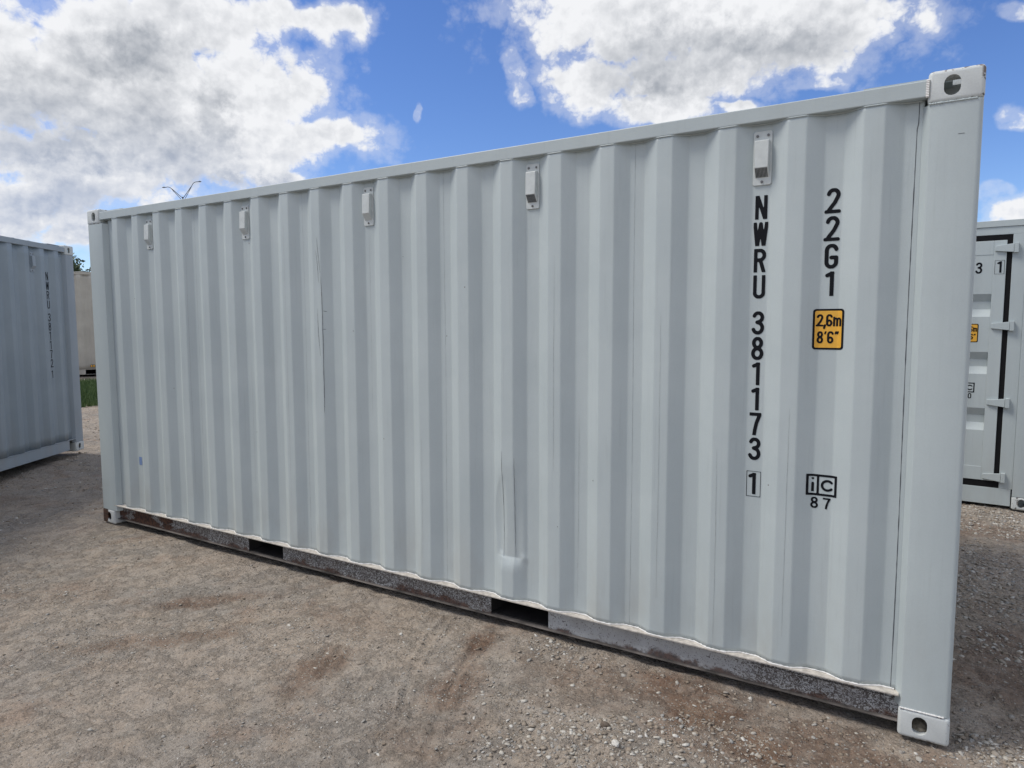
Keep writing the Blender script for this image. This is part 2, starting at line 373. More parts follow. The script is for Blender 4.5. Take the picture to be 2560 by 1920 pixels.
def march(f, x0, x1, y0, y1, step):
    """marching squares: polygons where f<0"""
    nx = max(2, int((x1 - x0) / step) + 1); ny = max(2, int((y1 - y0) / step) + 1)
    xs = np.linspace(x0, x1, nx + 1); ys = np.linspace(y0, y1, ny + 1)
    X, Y = np.meshgrid(xs, ys, indexing='ij'); F = f(X, Y)
    vs = []; idx = {}; fs = []
    def vert(key, p):
        if key not in idx: idx[key] = len(vs); vs.append(p)
        return idx[key]
    ins = F < 0
    any4 = ins[:-1, :-1] | ins[1:, :-1] | ins[1:, 1:] | ins[:-1, 1:]
    for i, j in zip(*np.nonzero(any4)):
        c = [(i, j), (i + 1, j), (i + 1, j + 1), (i, j + 1)]; poly = []
        for k in range(4):
            a = c[k]; b = c[(k + 1) % 4]
            if ins[a]: poly.append(vert(a, (xs[a[0]], ys[a[1]])))
            if ins[a] != ins[b]:
                ka, kb = (a, b) if a < b else (b, a)
                t = F[ka] / (F[ka] - F[kb])
                poly.append(vert((ka, kb), (xs[ka[0]] + t * (xs[kb[0]] - xs[ka[0]]), ys[ka[1]] + t * (ys[kb[1]] - ys[ka[1]]))))
        if len(poly) >= 3: fs.append(tuple(poly))
    return vs, fs
def f_text(items):
    """items: (char, x, y, h, stroke, sx) -> one signed field"""
    G = [glyph_prims(*it) for it in items]
    def f(X, Y):
        r = np.full(X.shape, 1e9)
        for pr, cl in G:
            d = np.full(X.shape, 1e9)
            for P, s in pr: d = np.minimum(d, sdf_poly(P, X, Y) - s)
            d = np.maximum.reduce([d, cl[0] - X, X - cl[1], cl[2] - Y, Y - cl[3]])
            r = np.minimum(r, d)
        return r
    return f
def f_rrect(x0, x1, y0, y1, r):
    cx, cy, hx, hy = (x0 + x1) / 2, (y0 + y1) / 2, (x1 - x0) / 2 - r, (y1 - y0) / 2 - r
    def f(X, Y):
        dx = np.abs(X - cx) - hx; dy = np.abs(Y - cy) - hy
        return np.hypot(np.maximum(dx, 0), np.maximum(dy, 0)) + np.minimum(np.maximum(dx, dy), 0) - r
    return f
def f_frame(x0, x1, y0, y1, s):
    a = f_rrect(x0, x1, y0, y1, 0.0005); b = f_rrect(x0 + s, x1 - s, y0 + s, y1 - s, 0.0005)
    return lambda X, Y: np.maximum(a(X, Y), -b(X, Y))
def union(*fs): return lambda X, Y: np.minimum.reduce([f(X, Y) for f in fs])
def decal(name, f, bounds, step, place, off, mat, parent):
    vs, fs = march(f, *bounds, step)
    mb = MB(); mb.add([place(a, b, off) for a, b in vs], fs)
    return mb.build(name, mat, parent, smooth=0, fix=False)

# ------------------------------------------------------------------ corner casting (real openings cut through)
def slot(w, h, n=8):
    """obround outline, width w, height h (taller than wide)"""
    r = w / 2; a = h / 2 - r
    return [(r * math.cos(t), a + r * math.sin(t)) for t in [math.pi * i / n for i in range(n + 1)]] + \
           [(r * math.cos(t), -a + r * math.sin(t)) for t in [math.pi + math.pi * i / n for i in range(n + 1)]]
def make_casting_mesh():
    """178 x 162 x 118 mm, its outer corner at the origin: side face y=0, end face x=0, foot z=0"""
    def tmp(mb, bev=0):
        o = mb.build('tmp', None, None, smooth=0)
        if bev:
            m = o.modifiers.new('b', 'BEVEL'); m.width = bev; m.segments = 4; m.limit_method = 'NONE'
        return o
    body = tmp(MB().box(0, .178, 0, .162, 0, .118), 0.015)
    cuts = [tmp(MB().box(.014, .166, .012, .150, .028, .104)),
            tmp(MB().prism([(.1015 + a, .060 + b) for a, b in slot(.053, .074)], 1, -.03, .05)),
            tmp(MB().prism([(.089 + a, .060 + b) for a, b in slot(.051, .079)], 0, -.03, .05)),
            tmp(MB().prism([(.1015 + b * 0.9, .089 + a) for a, b in slot(.063, .124)], 2, -.03, .15))]
    for c in cuts:
        m = body.modifiers.new('c', 'BOOLEAN'); m.operation = 'DIFFERENCE'; m.object = c; m.solver = 'EXACT'
    dg = bpy.context.evaluated_depsgraph_get(); dg.update()
    me = bpy.data.meshes.new_from_object(body.evaluated_get(dg)); me.name = 'corner_casting'
    for o in [body] + cuts:
        d = o.data; bpy.data.objects.remove(o); bpy.data.meshes.remove(d)
    me.shade_smooth(); me.set_sharp_from_angle(angle=rad(40)); me.materials.clear()
    return me
CAST = make_casting_mesh()
def casting(parent, corner, sx, sy, sz, mat):
    """corner = outer corner point, s* = direction the block extends"""
    me = CAST.copy(); co = np.empty(len(me.vertices) * 3); me.vertices.foreach_get('co', co); co = co.reshape(-1, 3)
    co = co * np.array([sx, sy, sz]); me.vertices.foreach_set('co', co.ravel())
    if sx * sy * sz < 0: me.flip_normals()
    me.update(); me.shade_smooth(); me.set_sharp_from_angle(angle=rad(40)); me.materials.append(mat)
    o = bpy.data.objects.new('corner_casting', me); COL.objects.link(o); o.parent = parent; o.location = corner
    return o

# ------------------------------------------------------------------ corrugated side
CL, CW, CH = 6.058, 2.438, 2.591
X0, PITCH, FL = 0.4198, 0.2801, 0.068
Y_OUT, Y_IN = 0.008, 0.044
def raw_profile(x):
    p = (x - X0) / PITCH
    k = np.floor(p); u = (x - X0) - k * PITCH
    inner_len = PITCH - 2 * FL - 0.072
    y = np.where(u < FL, Y_OUT + (Y_IN - Y_OUT) * u / FL,
        np.where(u < FL + inner_len, Y_IN,
        np.where(u < 2 * FL + inner_len, Y_IN - (Y_IN - Y_OUT) * (u - FL - inner_len) / FL, Y_OUT)))
    y = np.where(p < -0.27, Y_IN, y)
    y = np.where((p < 0) & (p >= -0.27), Y_OUT, y)
    y = np.where(k > 19, Y_IN, y); y = np.where((k == 19) & (u > FL), Y_IN, y)
    return y
def sst(a, b, x):
    t = np.clip((x - a) / (b - a), 0, 1); return t * t * (3 - 2 * t)
def profile(x):
    x = np.asarray(x, float); s = 0
    for o in (-.004, -.002, 0, .002, .004): s = s + raw_profile(x + o)
    return s / 5
_rs = np.random.RandomState(5)
LAT = _rs.rand(256, 256)
def vnoise(x, y):
    xi = np.floor(x).astype(int); yi = np.floor(y).astype(int); fx = x - xi; fy = y - yi
    fx = fx * fx * fx * (fx * (fx * 6 - 15) + 10); fy = fy * fy * fy * (fy * (fy * 6 - 15) + 10)
    a = LAT[xi & 255, yi & 255]; b = LAT[(xi + 1) & 255, yi & 255]; c = LAT[xi & 255, (yi + 1) & 255]; d = LAT[(xi + 1) & 255, (yi + 1) & 255]
    return (a + (b - a) * fx) * (1 - fy) + (c + (d - c) * fx) * fy
def fbm(x, y, oct=5, rough=0.5, lac=2.03):
    s = 0; a = 1; n = 0
    for i in range(oct):
        s = s + a * vnoise(x + 17.3 * i, y - 9.1 * i); n += a; a *= rough; x = x * lac; y = y * lac
    return s / n - 0.5
def side_surface(x, z, dents=True):
    x = np.asarray(x, float); z = np.asarray(z, float)
    edge = sst(.17, .5, z) * (1 - sst(2.2, 2.5, z))
    xs = x + 0.004 * fbm(x * 3 + 4, z * 1.2, 3) * edge
    if dents:   # crease knocked sideways in the tall scar
        xs = xs + 0.007 * np.exp(-((x - 2.66) / .05) ** 2) * np.exp(-((z - 1.75) / .38) ** 2)
    y = profile(xs)
    y = y + (0.0035 * fbm(x * 2.1, z * 1.1 + 3, 3)) * edge
    if dents:
        # pushed-in rib low on the side, ending in a sharp shelf
        g = np.clip((z - .335) / .068, 0, 1) ** 1.6 * np.clip(1 - (z - .405) / .50, 0, 1) ** 0.8
        wx = sst(3.925, 3.985, x) * (1 - sst(4.065, 4.12, x))
        y = y + 0.019 * g * wx
        e2 = ((x - 4.0) / .070) ** 2 + ((z - .62) / .23) ** 2
        y = y + 0.013 * np.clip(1 - e2, 0, 1) ** .8 * (1 - sst(3.985, 4.02, x))
        y = y - 0.006 * np.exp(-((x - 3.975) / .016) ** 2) * np.exp(-((z - .40) / .022) ** 2)
        y = y + 0.008 * np.exp(-((x - 2.61) / .05) ** 2) * np.exp(-((z - 1.85) / .35) ** 2)
        y = y - 0.004 * np.exp(-((x - 4.115) / .02) ** 2) * np.exp(-((z - .405) / .02) ** 2)
    return y
def corrugated(parent, mat, flip=False, dents=False, name='side_panel', x0=.226, x1=5.872, z0=.170, z1=2.504, nz=None):
    xs = [x0, x1]
    il = PITCH - 2 * FL - .072
    for k in range(-1, 20):
        b = X0 + k * PITCH
        for e in (0, FL, FL + il, 2 * FL + il):
            for o in (-.005, -.003, 0, .003, .005): xs.append(b + e + o)
        for e in (FL / 2, FL + il / 2, 1.5 * FL + il, 2 * FL + il + .036, FL + il * .25, FL + il * .75, 2 * FL + il + .02, 2 * FL + il + .05): xs.append(b + e)
    if dents: xs += list(np.linspace(3.90, 4.15, 50))
    xs = np.unique(np.round([x for x in xs if x0 <= x <= x1], 4))
    zs = np.linspace(z0, z1, nz or (110 if dents else 24))
    if dents: zs = np.unique(np.round(np.concatenate([zs, np.linspace(.36, .44, 24)]), 4))
    X, Z = np.meshgrid(xs, zs, indexing='ij')
    Y = side_surface(X, Z, dents)
    if flip: Y = CW - Y
    n, m = X.shape; V = np.stack([X, Y, Z], -1).reshape(-1, 3)
    I = np.arange(n * m).reshape(n, m)
    F = np.stack([I[:-1, :-1], I[1:, :-1], I[1:, 1:], I[:-1, 1:]], -1).reshape(-1, 4)
    if flip: F = F[:, ::-1]
    me = bpy.data.meshes.new(name); me.from_pydata(V.tolist(), [], F.tolist())
    o = mesh_obj(name, me, mat, parent, smooth=60)
    sm = o.modifiers.new('sheet', 'SOLIDIFY'); sm.thickness = 0.002; sm.offset = -1
    return o

# ------------------------------------------------------------------ container
def vent(parent, x, z, open_grille, mat):
    """moulded ventilator on an inner flat: base plate, box hood, sloping underside, three bolts"""
    y = Y_IN - .002
    w, h = .038, .112
    base = MB().prism([(x - w + .006, z - h), (x + w - .006, z - h), (x + w, z - h + .006), (x + w, z + h - .006), (x + w - .006, z + h), (x - w + .006, z + h), (x - w, z + h - .006), (x - w, z - h + .006)], 1, y - .005, y + .004)
    b = base.build('vent', mat, parent, bevel=.0015)
    hw = .029; yo = y - .032
    zt, zm, zb = z + .074, z - .042, z - .083
    hood = MB().add([(x - hw, y - .004, zt), (x + hw, y - .004, zt), (x + hw, yo + .004, zt - .004), (x - hw, yo + .004, zt - .004),
                     (x - hw, yo, zm), (x + hw, yo, zm), (x + hw, y - .004, zb), (x - hw, y - .004, zb)],
                    [(0, 1, 2, 3), (3, 2, 5, 4), (4, 5, 6, 7), (0, 3, 4, 7), (1, 6, 5, 2)])
    hood.build('hood', mat, b, bevel=.003)
    g = MB()
    n = Vector((0, -(zm - zb), -(y - .004 - yo))).normalized()
    for k in range(9 if open_grille else 0):
        xx = x - hw + .007 + k * (2 * hw - .014) / 8
        p0 = Vector((xx, yo, zm)); p1 = Vector((xx, y - .004, zb))
        a = p0.lerp(p1, .06) + n * .0012; c = p0.lerp(p1, .9) + n * .0012
        g.add([a + Vector((-.0019, 0, 0)), a + Vector((.0019, 0, 0)), c + Vector((.0019, 0, 0)), c + Vector((-.0019, 0, 0))], [(0, 1, 2, 3)])
    if open_grille: g.build('grille', M['seam'], b, smooth=0)
    for bx, bz in ((x - .022, z + .093), (x + .022, z + .093), (x, z - .098)):
        mb = MB(); mb.tube([(bx, y - .004, bz), (bx, y - .0085, bz)], .006, 6); mb.tube([(bx, y - .0085, bz), (bx, y - .0105, bz)], .0035, 8)
        mb.build('bolt', M['galv'], b, smooth=0)
    return b

def hinge(parent, y, z, mat, s=1):
    """tapered strap hinge on the door end (x=0 face); strap runs from the post at y toward +s*y over the leaf"""
    mb = MB()
    y0, y1 = y, y + s * .165
    def pr(ya, yb, ha, hb, xa, xb, xc, xd):
        mb.add([(xa, ya, z - ha), (xa, ya, z + ha), (xb, yb, z + hb), (xb, yb, z - hb), (xc, ya, z - ha), (xc, ya, z + ha), (xd, yb, z + hb), (xd, yb, z - hb)],
               [(0, 1, 2, 3), (7, 6, 5, 4), (0, 4, 5, 1), (3, 2, 6, 7), (1, 5, 6, 2), (0, 3, 7, 4)])
    pr(y0 + s * .03, y1, .038, .022, -.022, -.012, -.002, .006)
    o = mb.build('hinge', mat, parent, bevel=.003)
    lug = MB(); lug.box(-.024, .012, min(y - s * .004, y + s * .028), max(y - s * .004, y + s * .028), z - .043, z + .043)
    lug.build('hinge_lug', mat, o, bevel=.003)
    return o

def door_end(root, paint, frame, marks=False):
    """two leaves on the x=0 end between the posts, gaskets, hinges and locking bars"""
    for side in (0, 1):
        def Yc(y): return y if side == 0 else CW - y
        ya, yb = .302, 1.205
        z0, z1 = .241, 2.412
        ribs = [(1.941, 1.735), (1.417, 1.216), (.905, .700)]
        # leaf: frame ring plus recessed panel with pressed ribs
        lf = MB()
        lf.box(.004, .045, min(Yc(ya), Yc(ya + .095)), max(Yc(ya), Yc(ya + .095)), z0, z1)
        lf.box(.004, .045, min(Yc(yb), Yc(yb - .09)), max(Yc(yb), Yc(yb - .09)), z0, z1)
        lf.box(.006, .045, min(Yc(ya + .095), Yc(yb - .09)), max(Yc(ya + .095), Yc(yb - .09)), z1 - .125, z1)
        lf.box(.006, .045, min(Yc(ya + .095), Yc(yb - .09)), max(Yc(ya + .095), Yc(yb - .09)), z0, z0 + .125)
        leaf = lf.build('door', paint, root, bevel=.003)
        prof = [(.010, z0 + .125)]
        for zt, zb in reversed(ribs):
            prof += [(.010, zb), (.046, zb + .068), (.046, zt - .068), (.010, zt)]
        prof += [(.010, z1 - .125)]
        pb = MB(); n = len(prof); a, b = Yc(ya + .0955), Yc(yb - .0905)
        pb.add([(x, a, z) for x, z in prof] + [(x, b, z) for x, z in prof], [(i, i + 1, i + 1 + n, i + n) for i in range(n - 1)])
        p = pb.build('door_panel', paint, leaf, smooth=0)
        sm = p.modifiers.new('sheet', 'SOLIDIFY'); sm.thickness = .002; sm.offset = 0
        g = MB()
        for (u0, u1, w0, w1) in ((.261, .302, .179, 2.462), (1.205, 1.217, .241, 2.412)):
            g.box(.012, .040, min(Yc(u0), Yc(u1)), max(Yc(u0), Yc(u1)), w0, w1)
        for (w0, w1) in ((.179, .241), (2.412, 2.462)):
            g.box(.0122, .040, min(Yc(.302), Yc(1.217)), max(Yc(.302), Yc(1.217)), w0, w1)
        g.build('gasket', M['rubber'], leaf)
        for zc in (2.340, 1.652, .962, .281):
            hinge(leaf, Yc(.222), zc, frame, 1 if side == 0 else -1)
        for yy in (.66, 1.06):
            r = MB(); y = Yc(yy); r.tube([(-.030, y, .12), (-.030, y, 2.50)], .017, 12)
            bar = r.build('lock_rod', M['galv'], leaf)
            for zc in (.45, 1.1, 1.75, 2.3):
                MB().box(-.050, .004, y - .03, y + .03, zc - .03, zc + .03).build('rod_bracket', frame, leaf, bevel=.004)
            h = MB(); h.tube([(-.055, y, 1.25), (-.060, Yc(yy + (.12 if yy < .8 else -.12)), 1.23), (-.060, Yc(yy + (.33 if yy < .8 else -.33)), 1.21)], .012, 8)
            h.build('lock_handle', M['galv'], leaf)

def container(name, loc, rz, paint, frame, web, cast, detail=False, doors=True, pockets=((1.828, 2.188), (3.894, 4.257)),
              rail_cut=None, roof=None, cast_map=None, light_web=False, scallop=False):
    root = empty(name, loc, rz)
    corrugated(root, paint, dents=detail)
    corrugated(root, paint, flip=True)
    # corner posts
    def post(x0, x1, y0, y1, door):
        sgn = 1 if y0 < 1 else -1
        def yy(v): return v if sgn == 1 else CW - v
        if not door:      # rounded pressed post at the closed end
            pts = [(5.866, .045), (5.889, .005), (5.893, .003), (6.038, .003)]
            pts += [(6.038 + .018 * math.sin(a), .021 - .018 * math.cos(a)) for a in [math.pi / 2 * i / 5 for i in range(1, 6)]]
            pts += [(6.056, .16), (6.04, .16), (5.89, .045)]
        else:
            pts = [(.002, .16), (.002, .014), (.005, .007), (.012, .003), (.205, .003), (.212, .005), (.232, .045), (.20, .047), (.20, .16)]
        pts = [(a, yy(b)) for a, b in pts]
        return MB().prism(pts, 2, .118, CH - .118).build('corner_post', frame, root, smooth=30)
    post(0, 0, 0, 0, True); post(0, 0, 2, 2, True); post(0, 0, 0, 0, False); post(0, 0, 2, 2, False)
    cm = cast_map or {}
    for ix, (cx, sx) in enumerate(((0, 1), (CL, -1))):
        for iy, (cy, sy) in enumerate(((0, 1), (CW, -1))):
            for iz, (cz, sz) in enumerate(((0, 1), (CH, -1))):
                casting(root, (cx, cy, cz), sx, sy, sz, cm.get((ix, iy, iz), cast))
    # top rails
    for y0, y1 in ((.004, .064), (CW - .064, CW - .004)):
        MB().box(.178, CL - .178, y0, y1, CH - .090, CH - .028).build('top_rail', frame, root, bevel=.005)
    # bottom rails: outward channel, web cut by the fork pockets
    xe = rail_cut if rail_cut else CL - .178
    for s in (0, 1):
        def Y(v): return v if s == 0 else CW - v
        def bx(mb, x0, x1, a, b, z0, z1): mb.box(x0, x1, min(Y(a), Y(b)), max(Y(a), Y(b)), z0, z1)
        wy = .006 if light_web else .046
        r = MB()
        segs = [.178] + [v for p in pockets for v in p] + [xe]
        for i in range(0, len(segs), 2): bx(r, segs[i], segs[i + 1], wy, wy + .005, .0465, .1605)
        wb = r.build('bottom_rail', web, root, smooth=0)
        fl = MB(); bx(fl, .178, CL - .178, .002, .055, .161, .1675)
        fl.build('rail_flange', M['ledge'] if not light_web else frame, wb, bevel=.001)
        lp = MB(); bx(lp, .178, xe, .026 if not light_web else .004, .060, .0415, .046)
        lp.build('rail_lip', frame if not detail else M['lip'], wb, bevel=.001)
        if detail and s == 0:
            # upper doubling plate seam on the near end of the web
            ln = MB(); ln.box(5.30, CL - .178, .0445, .0462, .131, .1335); ln.build('web_seam', M['black_steel'], wb, smooth=0)
            for xx in (.30, 2.42, 2.50):
                MB().box(xx, xx + .004, .0435, .0462, .06, .155).build('web_weld', M['scuff_light'], wb, smooth=0)
    # fork pockets
    for p in pockets:
        t = MB(); x0, x1 = p
        t.box(x0 - .006, x0, .0515, CW - .0515, .047, .160); t.box(x1, x1 + .006, .0515, CW - .0515, .047, .160)
        t.box(x0, x1, .060, CW - .060, .047, .052); t.box(x0, x1, .0515, CW - .0515, .154, .1601)
        t.box(x0, x1, 1.15, 1.17, .052, .154)
        t.build('fork_pocket', M['black_steel'], root, smooth=0)
    # roof, floor, cross members, end
    rf = MB(); n = 44; pts = []
    for i in range(n + 1):
        x = .10 + (CL - .20) * i / n; pts.append((x, CH - (.014 if i % 2 else .026)))
    for y0, y1 in (((.065 if not scallop else -.004), (CW - .065 if not scallop else CW + .004)),):
        pts3 = [(x, CH - .030 if not scallop else CH - .034) for x in (CL - .10, .10)]
        rf.prism(pts + pts3, 1, y0, y1)
    rf.build('roof_panel', roof or paint, root, smooth=20)
    for x0, x1 in ((.178, .40), (CL - .40, CL - .178)):
        MB().box(x0, x1, .068, CW - .068, CH - .012, CH - .006).build('roof_corner_plate', frame, root)
    MB().box(.05, CL - .05, .07, CW - .07, .1602, .19).build('floor', M['wood'], root)
    for i in range(14):
        x = .35 + i * (CL - .7) / 13
        if any(p[0] - .07 < x < p[1] + .03 for p in pockets): continue
        MB().box(x, x + .045, .062, CW - .062, .05, .160).build('cross_member', M['black_steel'], root)
    # closed end
    e = MB(); npts = []
    k = 0; y = .17
    while y < CW - .17:
        npts += [(y, 0), (y + .06, 0), (y + .09, .04), (y + .15, .04)]; y += .18
    npts = [(yy, d) for yy, d in npts if yy < CW - .16]
    vs = []
    for (yy, d) in npts: vs += [(CL - .012 - d, yy, .12), (CL - .012 - d, yy, CH - .06)]
    e.add(vs, [(2 * i, 2 * i + 2, 2 * i + 3, 2 * i + 1) for i in range(len(npts) - 1)])
    o = e.build('end_panel', paint, root, smooth=20); m_ = o.modifiers.new('s', 'SOLIDIFY'); m_.thickness = .002
    MB().box(CL - .07, CL - .006, .162, CW - .162, CH - .09, CH - .02).build('end_rail', frame, root, bevel=.004)
    MB().box(CL - .07, CL - .006, .162, CW - .162, .02, .12).build('end_rail', frame, root, bevel=.004)
    # door header and sill
    h = MB(); h.box(.010, .06, .1625, CW - .1625, 2.462, CH - .060); h.box(.002, .12, .1625, CW - .1625, CH - .0595, CH - .004)
    h.build('door_header', frame, root, bevel=.003)
    MB().box(.008, .08, .170, CW - .170, .024, .179).build('door_sill', frame, root, bevel=.003)
    for s in (0, 1):
        a, b = (.1602, .261) if s == 0 else (CW - .261, CW - .1602)
        MB().box(.008, .05, a, b, .1795, 2.4615).build('door_jamb', frame, root, bevel=.003)
    if doors: door_end(root, paint, frame)
    return root

M['lip'] = flat_mat('rust stained lip', (0.19, 0.17, 0.155), 0.8, 0.4, 7)
M['scuff_light'] = flat_mat('grey weld line', (0.24, 0.24, 0.24), 0.7, 0.2, 60)

# ================================================================== the main container
main = container('shipping_container', (0, 0, 0), 0, M['paint'], M['frame'], M['undercoat'], M['casting'], detail=True,
                 cast_map={(0, 0, 0): M['casting_rusty']})
tag(main, 'large light grey corrugated shipping container marked NWRU 381173, filling the middle of the yard', 'shipping container', 'shipping containers')

def P_main(a, b, off):
    n = (float(side_surface(a + .002, b)) - float(side_surface(a - .002, b))) / .004
    return (a, float(side_surface(a, b)) - off * math.sqrt(1 + n * n), b)

# white sealant bead following the foot of the corrugated sheet, and along the top
sb = MB(); rr = random.Random(3)
xs = np.arange(.23, 5.87, .0075); pts = [(x, float(side_surface(x, .170)) - .0025 + rr.uniform(-.001, .001), .1700) for x in xs]
sb.tube(pts, .003, 6, rs=[.0022 + rr.uniform(0, .0022) for _ in pts])
sb.build('sealant_bead', M['sealant'], main)
tb = MB(); xs2 = np.arange(.235, 5.865, .012)
tb.tube([(x, float(side_surface(x, 2.5)) - .001, 2.4995) for x in xs2], .0035, 5)
tb.build('top_weld', M['frame'], main)
# weld lumps between top rail and casting
wl = MB(); z = 2.503
while z < 2.563:
    wl.tube([(5.874, .002, z), (5.884, .001, z)], .0052, 6); z += .0062
wl.build('rail_weld', M['sealant'], main)

rr = random.Random(8)
for zz in (.1185, CH - .1185):
    w2 = MB(); n = 40
    w2.tube([(5.884 + (6.036 - 5.884) * i / n, .002, zz) for i in range(n + 1)], .003, 6, rs=[.0022 + rr.uniform(0, .0022) for _ in range(n + 1)])
    w2.build('casting_weld', M['sealant'] if zz < 1 else M['frame'], main)
# sheet seams: hairline laps at every fourth rib
for xc in (1.355, 2.475, 3.597, 4.715, 5.849):
    rr = random.Random(int(xc * 100)); mb = MB(); vs = []; n = 90; w = .0011
    for i in range(n + 1):
        zz = .175 + (2.498 - .175) * i / n; w = .0011 if xc > 5.8 else .0006
        cx = xc + .0018 * math.sin(zz * 3 + xc) + (.004 if (xc > 5.8 and zz > 2.40) else 0)
        ww = w * (.55 + .9 * rr.random()) * (1.25 if xc > 5.8 else .8)
        vs += [P_main(cx - ww, zz, .0007), P_main(cx + ww, zz, .0007)]
    mb.add(vs, [(2 * i, 2 * i + 1, 2 * i + 3, 2 * i + 2) for i in range(n)])
    mb.build('sheet_seam', M['seam'] if xc > 5.8 else M['seam_faint'], main, smooth=0)

# long dark scar on the edge of a rib and the branching scratches beside it
def scratch(pts, w, name='scratch', seed=1, mat='scuff'):
    rr = random.Random(seed); mb = MB(); P = []
    for (a, b) in zip(pts[:-1], pts[1:]):
        for i in range(12): P.append((a[0] + (b[0] - a[0]) * i / 12 + rr.uniform(-.0008, .0008), a[1] + (b[1] - a[1]) * i / 12))
    P.append(pts[-1]); vs = []; n = len(P)
    for i, (x, z) in enumerate(P):
        ww = w * (math.sin(math.pi * (i + .3) / (n - 1 + .6)) ** .5) * rr.uniform(.5, 1.2) + .0002
        d = (P[min(i + 1, n - 1)][0] - P[max(i - 1, 0)][0], P[min(i + 1, n - 1)][1] - P[max(i - 1, 0)][1]); L = math.hypot(*d) + 1e-9
        nx, nz = d[1] / L * ww, -d[0] / L * ww
        vs += [P_main(x - nx, z - nz, .0012), P_main(x + nx, z + nz, .0012)]
    mb.add(vs, [(2 * i, 2 * i + 1, 2 * i + 3, 2 * i + 2) for i in range(n - 1)])
    return mb.build(name, M[mat], main, smooth=0)
scratch([(2.658, 1.96), (2.662, 1.78), (2.665, 1.55), (2.666, 1.2), (2.664, 1.10)], .0014, seed=2)
scratch([(2.632, 2.20), (2.642, 2.08), (2.654, 1.98)], .0011, seed=3)
scratch([(2.620, 2.12), (2.632, 2.02), (2.636, 1.92)], .0011, seed=4)
scratch([(2.618, 1.76), (2.626, 1.60), (2.642, 1.46)], .0012, seed=5)
scratch([(2.666, 1.745), (2.692, 1.74)], .0014, seed=6); scratch([(2.666, 1.63), (2.684, 1.63)], .0014, seed=7)
scratch([(4.0665, .95), (4.067, .70), (4.067, .42)], .0007, seed=8)
scratch([(3.990, .98), (3.991, .7), (3.990, .40)], .0011, seed=9)
MB().box(5.982, 6.002, .0022, .0032, 2.352, 2.3534).build('scratch', M['scuff'], main, smooth=0)
rr = random.Random(21)
for k, (fx_, z0_, z1_) in enumerate(((.02, .4, 2.2), (.11, .3, 1.4), (.235, .5, 2.3), (.10, 1.1, 2.4), (.225, .3, 1.0), (.245, .9, 2.0), (.09, .25, 1.2), (.24, .35, 1.7), (.25, .3, 1.3), (.23, .2, 1.1))):
    xk = X0 + PITCH * (3, 5, 6, 9, 10, 13, 14, 15, 17, 16)[k] + fx_
    scratch([(xk, z1_), (xk + rr.uniform(-.003, .003), (z0_ + z1_) / 2), (xk + rr.uniform(-.003, .003), z0_)], .00045, name='score_line', seed=30 + k, mat='score')
for (x_, z_, r_) in ((1.97, .92, .004), (2.93, 1.62, .0025), (4.52, .88, .0025), (4.33, .62, .002), (3.30, 2.05, .002)):
    decal('paint_chip', lambda X, Y, a=x_, b=z_, r=r_: np.hypot(X - a, (Y - b) * .8) - r * (1 + .35 * np.sin(3 * np.arctan2(Y - b, X - a) + a * 9)), (x_ - .012, x_ + .012, z_ - .012, z_ + .012), .001, P_main, .001, M['scuff'], main)
# pale sticker low at the door end
decal('sticker', f_rrect(.508, .548, .535, .600, .002), (.50, .555, .53, .605), .004, P_main, .0012, M['sticker'], main)

# vents
for k in (1, 5, 9, 13, 17):
    pass
for xv, zv, op in ((.804, 2.349, False), (1.924, 2.351, False), (3.045, 2.357, False), (4.165, 2.357, True), (5.286, 2.358, True)):
    vent(main, xv, zv, op, M['vent'])

# registration number, size code, height plate, approval mark
def column(chars, xc, ztop, pitch, h=.100):
    it = []
    z = ztop - h
    for c in chars:
        if c != ' ':
            w = GLYPH[c][0] * h; it.append((c, xc - w / 2, z, h, 0.155, 1.0)); z -= pitch
        else: z -= .044
    return it
reg = column('NWRU', 5.286, 2.204, .1123)
reg2 = column('381173', 5.286, 1.712, .1105)
chk = [('1', 5.286 - .027, .906, .096, 0.155, 1.0)]
decal('owner_code', f_text(reg), (5.24, 5.33, 1.75, 2.21), .0024, P_main, .0012, M['ink'], main)
decal('serial_number', f_text(reg2), (5.24, 5.33, 1.04, 1.72), .0024, P_main, .0012, M['ink'], main)
decal('check_digit', union(f_text(chk), f_frame(5.255, 5.316, .895, 1.010, .0025)), (5.24, 5.33, .88, 1.02), .0024, P_main, .0012, M['ink'], main)
size = column('22G1', 5.567, 2.206, .1115)
decal('size_code', f_text(size), (5.53, 5.60, 1.765, 2.212), .0024, P_main, .0012, M['ink'], main)
def height_plate(x0, z0, place, parent, w=.117, h=.168, off=.0012, step=.0026):
    a = decal('height_plate', f_rrect(x0, x0 + w, z0, z0 + h, .012), (x0 - .005, x0 + w + .005, z0 - .005, z0 + h + .005), step * 1.4, place, off, M['ink'], parent)
    decal('plate_face', f_rrect(x0 + .008, x0 + w - .008, z0 + .008, z0 + h - .008, .006), (x0, x0 + w, z0, z0 + h), step * 1.4, place, off + .0009, M['yellow'], a)
    t1 = [('2', x0 + .015, z0 + .096, .050, .165, .9), (',', x0 + .041, z0 + .096, .050, .17, 1), ('6', x0 + .050, z0 + .096, .050, .165, .9), ('m', x0 + .077, z0 + .096, .050, .16, .88)]
    t2 = [('8', x0 + .017, z0 + .026, .050, .165, .9), ("'", x0 + .044, z0 + .026, .050, .13, 1), ('6', x0 + .056, z0 + .026, .050, .165, .9), ('"', x0 + .083, z0 + .026, .050, .13, 1)]
    decal('plate_lettering', f_text(t1 + t2), (x0 + .01, x0 + w - .008, z0 + .01, z0 + h - .01), step * .75, place, off + .0018, M['ink'], a)
    return a
height_plate(5.507, 1.551, P_main, main)
